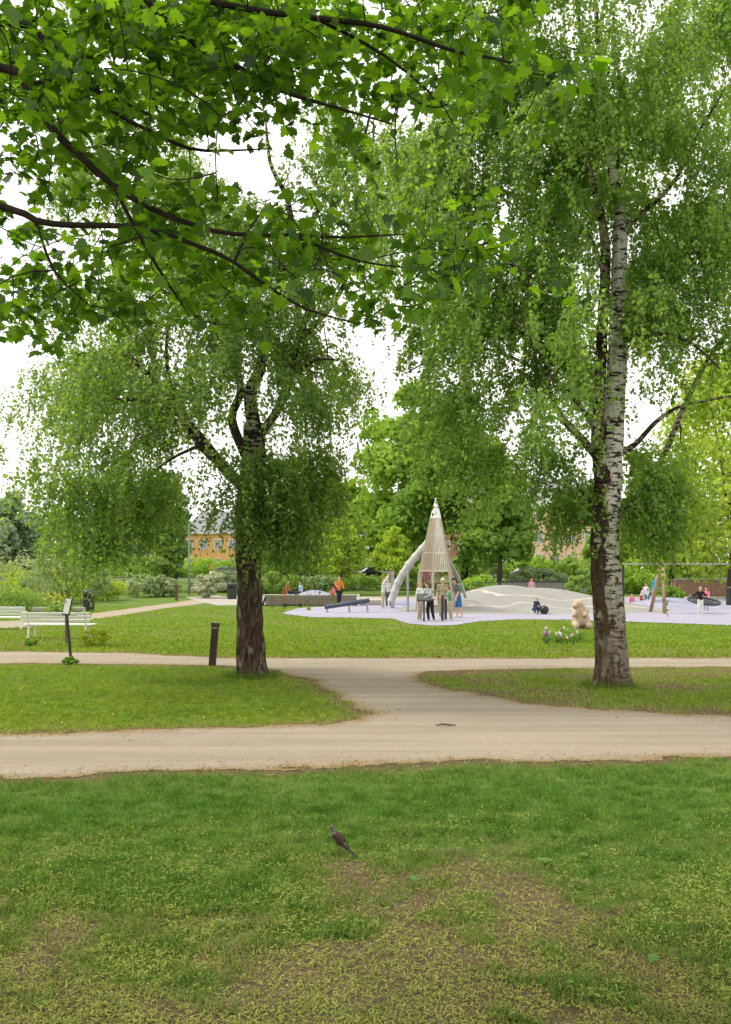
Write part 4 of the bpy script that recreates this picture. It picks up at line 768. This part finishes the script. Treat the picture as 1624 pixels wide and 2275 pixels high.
def car(label,px,Y,rz,c,dz=0):
    r=thing('parked_car',label,'car',G(px,Y,dz),rz,'cars parked along the street'); paint=M('paint_'+c[0],c[1],tuple(x*.9 for x in c[1]),2,.3,spec=.5)
    b=MB(); b.prism([(-2.1,.32),(-2.15,.7),(-2.05,.92),(-1.3,1.0),(1.0,.97),(1.75,.85),(2.12,.68),(2.15,.35),(1.85,.24),(-1.85,.24)],-.87,.87,'y'); b.build('body',paint,r,bevel=.06)
    v=[(-1.75,.99),(-1.15,1.4),(.35,1.42),(1.15,.97)]; b=MB(); vs=[]
    for s_ in (-1,1): vs+=[(x,s_*(.8 if z<1.2 else .64),z) for x,z in v]
    b.add(vs,[(0,1,2,3),(7,6,5,4),(0,4,5,1),(1,5,6,2),(2,6,7,3),(3,7,4,0)]); b.build('windows',M('car_glass',(.03,.035,.04),(.05,.055,.06),3,.12,spec=.6),r)
    b=MB(); b.box((-.4,0,1.43),(1.55,1.3,.05)); b.build('roof',paint,r,bevel=.02)
    for x in (-1.3,1.35):
        for y in (-.82,.82):
            b=MB(); b.tube([(x,y-.1,.32),(x,y+.1,.32)],.32,18); w_=b.build('wheel',M('tyre',(.02,.02,.02),None,5),r); b=MB(); b.tube([(x,y-.11,.32),(x,y+.11,.32)],.19,12); b.build('rim',GS,w_)
    for y in (-.6,.6): b=MB(); b.box((2.12,y,.68),(.06,.32,.12)); b.build('headlight',WP,r); b=MB(); b.box((-2.12,y,.78),(.05,.3,.12)); b.build('tail_light',RD_,r)
car('black parked car in front of the lime green tree trunk',838,112,math.radians(12),('black',(.015,.016,.02))); car('silver car half hidden behind the black car',806,118,math.radians(8),('silver',(.5,.52,.54))); car('dark grey car further left along the street',768,115,math.radians(10),('grey',(.1,.11,.12))); car('dark car right of the left birch trunk',700,112,math.radians(170),('navy',(.03,.035,.05)))
car('white car glimpsed left of the left birch trunk',508,112,math.radians(15),('white',(.7,.7,.7)),.05); car('dark grey car before the pink building',1178,110,math.radians(6),('charcoal',(.06,.065,.07)),.05); car('blue grey car at the right of the black parked car',872,121,math.radians(190),('blue',(.12,.16,.22)))
def building(name,label,cxp,Y,w_,d_,h_,wall,rows,cols,ww,wh,z1,dz,roof,roofh,base=None,cat='building',rz=0,hip=True,inset=.9,frame=None):
    o=G(cxp,Y); r=thing(name,label,cat,o,rz); b=MB(); b.box((0,d_/2,h_/2-.5),(w_,d_,h_+1)); b.build('wall',wall,r)
    if base: b=MB(); b.box((0,d_/2,.5),(w_+.1,d_+.1,1.0)); b.build('plinth',base,r)
    b=MB(); e=.45
    B=[(-w_/2-e,-e,h_+.003),(w_/2+e,-e,h_+.003),(w_/2+e,d_+e,h_+.003),(-w_/2-e,d_+e,h_+.003)]; q_=min(w_,d_)*.32*inset if hip else 0
    T=[(-w_/2+q_,d_*.35,h_+roofh),(w_/2-q_,d_*.35,h_+roofh),(w_/2-q_,d_*.65,h_+roofh),(-w_/2+q_,d_*.65,h_+roofh)]
    b.add(B+T,[(3,2,1,0),(4,5,6,7),(0,1,5,4),(1,2,6,5),(2,3,7,6),(3,0,4,7)]); b.build('roof',roof,r)
    b=MB(); b.box((0,-e/2,h_-.12),(w_+.6,e,.2)); b.build('cornice',frame or WP,r)
    for i in range(rows):
        for j in range(cols):
            x=-w_/2+w_*(j+.5)/cols; z_=z1+i*dz
            b=MB(); fw=.1
            for sx_ in (-1,1): b.box((x+sx_*ww/2,-.05,z_),(fw,.12,wh+fw))
            for sz in (-1,1): b.box((x,-.05,z_+sz*wh/2),(ww,.115,fw))
            b.box((x,-.045,z_),(.06,.08,wh)); b.box((x,-.044,z_+wh*.15),(ww,.075,.06)); f_=b.build('window',frame or WP,r)
            b=MB(); b.box((x,-.015,z_),(ww-.02,.05,wh-.02)); b.build('pane',M('house_glass',(.18,.21,.24),(.3,.34,.38),1.2,.1,spec=.6),f_)
    return r
SLT=M('slate_roof',(.3,.31,.32),(.24,.25,.26),2,.8); OW=M('ochre_wall',(.78,.45,.18),(.7,.39,.15),1.5,.9,sc=(8,8,.3)); PKW=M('peach_wall',(.82,.56,.42),(.76,.51,.38),.6,.9); WHW=M('pale_wall',(.78,.76,.72),(.7,.68,.65),.6,.9)
building('wooden_house','ochre orange two storey house behind the left birch',500,150,13,9,6.8,OW,2,6,1.0,1.45,2.1,2.9,SLT,3.4,MC['stone'])
r=building('apartment_building','peach pink apartment building with pale upper storey on the right',1215,150,15,12,13.2,PKW,3,6,1.05,1.8,2.6,3.6,SLT,2.2,MC['stone'])
b=MB(); b.box((0,-.06,12.0),(15.1,.1,2.3)); b.build('upper_band',WHW,r); b=MB(); b.box((-6.2,-.07,5.4),(2.6,.13,10.7)); b.build('corner_band',WHW,r)
b=MB(); b.box((-3.5,5,15.8),(1.2,1.2,1.8)); b.build('chimney',BR,r)
building('brick_house','red brick house beyond the parked cars left of the tower',850,185,16,9,5.2,BR,1,6,1.1,1.4,2.4,3,SLT,2.5)
building('apartment_building','brick red building seen through the right birch leaves',1040,172,10,9,13,BR,4,4,1.1,1.6,2.4,3,SLT,2.5)
# tulips
def tulipkind(lab,c,nm,grp):
    r=thing('tulip',lab,'flower',(0,0,-50),0,grp); b=MB(); b.tube([(0,0,0),(.01,0,.15),(.0,0,.3)],[.006,.005,.004],5); b.build('stem',M('stem_green',(.08,.16,.04),None,8),r)
    b=MB(); b.ell((0,0,.345),(.034,.034,.05)); b.ell((0,.0,.385),(.028,.028,.03)); bake(b.build('bloom',M(nm,c,None,20,.6),r),.007,1)
    for a in (0,2.4): b=MB(); b.add([(0,0,0),(.06*math.cos(a+.5),.06*math.sin(a+.5),.1),(.11*math.cos(a),.11*math.sin(a),.22),(.06*math.cos(a-.5),.06*math.sin(a-.5),.1)],[(0,1,2,3)]); b.build('leaf',M('stem_green'),r)
    return r
kinds=[tulipkind('pale pink tulip in the flower patch left of the right birch',(.7,.4,.5),'tulip_pink','pink tulips'),tulipkind('white tulip in the flower patch left of the right birch',(.8,.78,.74),'tulip_white','white tulips'),tulipkind('dark purple tulip in the flower patch left of the right birch',(.3,.12,.25),'tulip_purple','purple tulips')]
used=[0,0,0]
for i in range(39):
    kd=i%3; px=random.choice([random.uniform(1208,1225),random.uniform(1235,1305),random.uniform(1240,1290)]); Y=random.uniform(27.6,30.6); o=kinds[kd] if not used[kd] else copy_tree(kinds[kd]); used[kd]=1
    o.location=G(px,Y); o.rotation_euler=(random.uniform(-.1,.1),random.uniform(-.15,.15),random.random()*6); o.scale=(.9,.9,random.uniform(.5,1.0))
x,y=GP(990,1615); b=MB(); b.tube([(-.13,0,.015),(-.04,.01,.03),(.05,0,.02),(.14,.015,.015)],[.008,.014,.013,.006],7); o=b.build('stick',BW,smooth=True); o.location=(x,y,.008); tag(o,'short dark stick lying on the gravel path','stick')
for i,(px,py,lab) in enumerate([(1195,1922,'largest pale green leaf lying on the right foreground lawn'),(915,1968,'small green leaf lying below the bird to the right'),(1005,1828,'green leaf on the dry patch near the lawn edge'),(500,2062,'green leaf lying in the left foreground litter'),(1455,2140,'green leaf lying low at the right foreground'),(1525,1843,'pale leaf at the far right of the foreground lawn')]):
    x,y=GP(px,py); C=np.array([[x,y,.045]]); U,V,Nn=frames(np.array([[.2*math.sin(i),.35*math.cos(i*2)-.3,1.]]),np.array([[math.cos(i),math.sin(i),0.]]))
    o=inst('fallen_leaf',tv,tf,C,U,V,Nn,.12 if i==0 else .06,LM('fallen_leaf_mat',(.11,.22,.07),(.16,.27,.09),.3,1.2,.02,3),None,(x,y,.03)); tag(o,lab,'leaf')
# ---------------------------------------------------------------- grass
def bladem(name,c1,c2,c3):
    m,nt,out=nodes(name); g_=nt.nodes.new('ShaderNodeNewGeometry'); r_=g_.outputs['Random Per Island']; at=nt.nodes.new('ShaderNodeAttribute'); at.attribute_name='dry'
    c=mixc(nt,r_,c1,c2); nz=noise(nt,.5,4); c=mixc(nt,ramp(nt,nz,.35,.65),c,mixc(nt,1.,c,(1.3,1.15,1.1),'MULTIPLY')); n2=noise(nt,6,4); c=mixc(nt,ramp(nt,n2,.42,.6),c,mixc(nt,1.,c,(.6,.68,.6),'MULTIPLY'))
    f=mth(nt,'LESS_THAN',mth(nt,'FRACT',mth(nt,'MULTIPLY',r_,17.)),mth(nt,'MULTIPLY',at.outputs['Fac'],.7)); c=mixc(nt,f,c,c3)
    d=nt.nodes.new('ShaderNodeBsdfDiffuse'); nt.links.new(c,d.inputs[0]); t=nt.nodes.new('ShaderNodeBsdfTranslucent'); nt.links.new(mixc(nt,1.,c,(1.5,1.4,.8),'MULTIPLY'),t.inputs[0]); mx=nt.nodes.new('ShaderNodeMixShader'); mx.inputs[0].default_value=.35
    nt.links.new(d.outputs[0],mx.inputs[1]); nt.links.new(t.outputs[0],mx.inputs[2]); nt.links.new(mx.outputs[0],out.inputs[0]); return m
BM_=bladem('grass_blades',(.06,.16,.032),(.17,.31,.065),(.24,.22,.1)); BM2=bladem('grass_blades_far',(.16,.26,.035),(.28,.39,.06),(.36,.31,.14))
def grass(name,y0,y1,n,hm,wd,mat,pw=1.,thin=.85,gap=.5):
    u=rng.random(n*2); Y=(y0**(1-pw)+u*(y1**(1-pw)-y0**(1-pw)))**(1/(1-pw)) if pw!=1 else y0*(y1/y0)**u
    X=(rng.random(n*2)*2-1)*(.42*Y+.8); s_=psd(X,Y); d=dryf(X,Y); cl_=fbm(X,Y,4.,7)*.5+fbm(X,Y,13.,2)*.5
    keep=(s_<-.02+.16*(rng.random(n*2)<.12))&(rng.random(n*2)>d*thin)&(cl_+rng.random(n*2)*.35>gap)&(sdf(X,Y,PL)<0)&(sdf(X,Y,FP)<0.05)
    X,Y,d=X[keep][:n],Y[keep][:n],d[keep][:n]; m=len(X); C=np.stack([X,Y,np.vectorize(gz)(Y)],-1)
    U=np.stack([rng.normal(size=m)*.7,rng.normal(size=m)*.7,np.ones(m)],-1); Nn=rng.normal(size=(m,3)); U=nrm(U); Nn=nrm(Nn-U*np.sum(U*Nn,1,keepdims=True)); V=np.cross(Nn,U)
    sz=hm*rng.uniform(.4,1.3,m)*(.2+1.6*fbm(X,Y,5.,4))
    o=inst(name,[(0,-wd/hm/2,0),(0,wd/hm/2,0),(.6,wd/hm/3,.12),(.6,-wd/hm/3,.12),(1,0,.4)],[(0,1,2,3),(3,2,4)],C,U,V,Nn,sz,mat,attr=d); tag(o,'short green lawn grass','grass',kind='stuff')
grass('foreground_grass',4.2,11.6,310000,.046,.0055,BM_,1.7,1.08,.58)
grass('middle_grass',11.5,23,170000,.045,.010,BM2,1.4)
grass('far_grass',23,58,120000,.06,.03,BM2,1.4)
m=150000; Y=4.2*(11.2/4.2)**(rng.random(m)**1.3); X=(rng.random(m)*2-1)*(.42*Y+.5); dn=fbm(X,Y,1.2,15)*.6+fbm(X,Y,5,25)*.5+np.clip((7.8-Y)/6,-.25,.28)+dryf(X,Y)*.08; kp=(psd(X,Y)<0)&(rng.random(m)<np.clip((dn-.47)*2.,.03,1)); X,Y=X[kp],Y[kp]; m=len(X)
C=np.stack([X,Y,rng.uniform(.008,.05,m)*np.where(dryf(X,Y)>.45,.4,1)],-1); Nn=rng.normal(size=(m,3))*.5; Nn[:,2]+=1; U,V,Nn=frames(Nn)
LT=LM('blossom_litter',(.22,.26,.055),(.42,.43,.12),.25,1.2,.02,2.,(1.1,1.05,.6))
o=inst('fallen_blossoms',[(-.5,-.1,0),(-.5,.1,0),(-.1,-.0,.16),(-.1,.2,.14),(.5,-.18,.02),(.5,-.02,.0)],[(0,2,3,1),(2,4,5,3)],C,U,V,Nn,rng.uniform(.012,.034,m),LT); tag(o,'yellow green fallen tree blossoms scattered over the lawn','plant litter',kind='stuff')
m=45000; Y=10*(26/10)**rng.random(m); X=(rng.random(m)*2-1)*(.42*Y+.5); s_=psd(X,Y); kp=(np.abs(s_)<.8)&(rng.random(m)<np.exp(-np.abs(s_)/.22)); X,Y=X[kp],Y[kp]; m=len(X)
C=np.stack([X,Y,rng.uniform(.008,.02,m)],-1); Nn=rng.normal(size=(m,3))*.3; Nn[:,2]+=1; U,V,Nn=frames(Nn); LB_=LM('brown_litter',(.26,.17,.07),(.42,.31,.14),.1,1,.0,2.)
o=inst('dry_litter',[(-.5,-.15,0),(.5,-.15,.05),(.5,.15,0),(-.5,.15,.06)],[(0,1,2,3)],C,U,V,Nn,rng.uniform(.015,.04,m),LB_); tag(o,'brown dry litter along the path edges','plant litter',kind='stuff')
m=200; Y=rng.uniform(11.5,44,m); X=(rng.random(m)*2-1)*(.42*Y); kp=(psd(X,Y)<-.1)&(sdf(X,Y,PL)<0); X,Y=X[kp],Y[kp]; C=np.stack([X,Y,np.full(len(X),.05)],-1); Nn=np.tile([0,-.3,1.],(len(X),1)); U,V,Nn=frames(Nn)
YF=M('dandelion_yellow',(.75,.6,.06),(.7,.5,.04),9)
o=inst('dandelions',[(math.cos(a),math.sin(a),0) for a in np.linspace(0,5.5,7)],[tuple(range(7))],C,U,V,Nn,.009+Y*.0002,YF); tag(o,'tiny yellow dandelion heads in the lawns','flowers',kind='stuff')
m=1500
P_=np.array([tuple(G(rng.uniform(-60,150),rng.uniform(52,70),rng.uniform(.3,.9))) for _ in range(m)]); U,V,Nn=frames(rng.normal(size=(m,3))); o=inst('yellow_flowers',[(-.5,-.5,0),(.5,-.5,0),(.5,.5,0),(-.5,.5,0)],[(0,1,2,3)],P_,U,V,Nn,.1,M('flower_yellow',(.6,.58,.08),(.5,.5,.08),3)); tag(o,'yellow flowers in the far left bed','flowers',kind='stuff')
# ---------------------------------------------------------------- light, world, camera
el=math.radians(52); az=math.radians(-66)
d=Vector((math.sin(az)*math.cos(el),math.cos(az)*math.cos(el),math.sin(el)))
L_=bpy.data.lights.new('sun','SUN'); L_.energy=3.6; L_.angle=math.radians(12); L_.color=(1,.93,.8); lo=bpy.data.objects.new('sun',L_); col.objects.link(lo); lo.rotation_euler=(-d).to_track_quat('-Z','Y').to_euler(); lo.location=(0,0,60)
w=bpy.data.worlds.new('World'); scn.world=w; w.use_nodes=True; nt=w.node_tree; nt.nodes.clear(); out=nt.nodes.new('ShaderNodeOutputWorld'); bg=nt.nodes.new('ShaderNodeBackground'); sk=nt.nodes.new('ShaderNodeTexSky'); sk.sky_type='NISHITA'; sk.sun_disc=False; sk.sun_elevation=el; sk.sun_rotation=az
nz=noise(nt,2.2,6,coord='Generated',sc=(1,1,2.5)); c=mixc(nt,ramp(nt,nz,.2,.62),sk.outputs[0],(11.2,11.0,10.4))
c=mixc(nt,.75,c,(11.2,11.0,10.4))
nt.links.new(c,bg.inputs[0]); bg.inputs[1].default_value=.15; nt.links.new(bg.outputs[0],out.inputs[0])
cd=bpy.data.cameras.new('camera'); cam=bpy.data.objects.new('camera',cd); col.objects.link(cam); scn.camera=cam
cam.location=(0,0,H); cam.rotation_euler=(math.pi/2,0,0); cd.sensor_fit='VERTICAL'; cd.sensor_height=36; cd.lens=F/2275*36; cd.shift_y=(HY-1137.5)/2275; cd.clip_end=3000; cd.clip_start=.1
scn.view_settings.view_transform='Standard'; scn.view_settings.look='None'; scn.view_settings.exposure=0
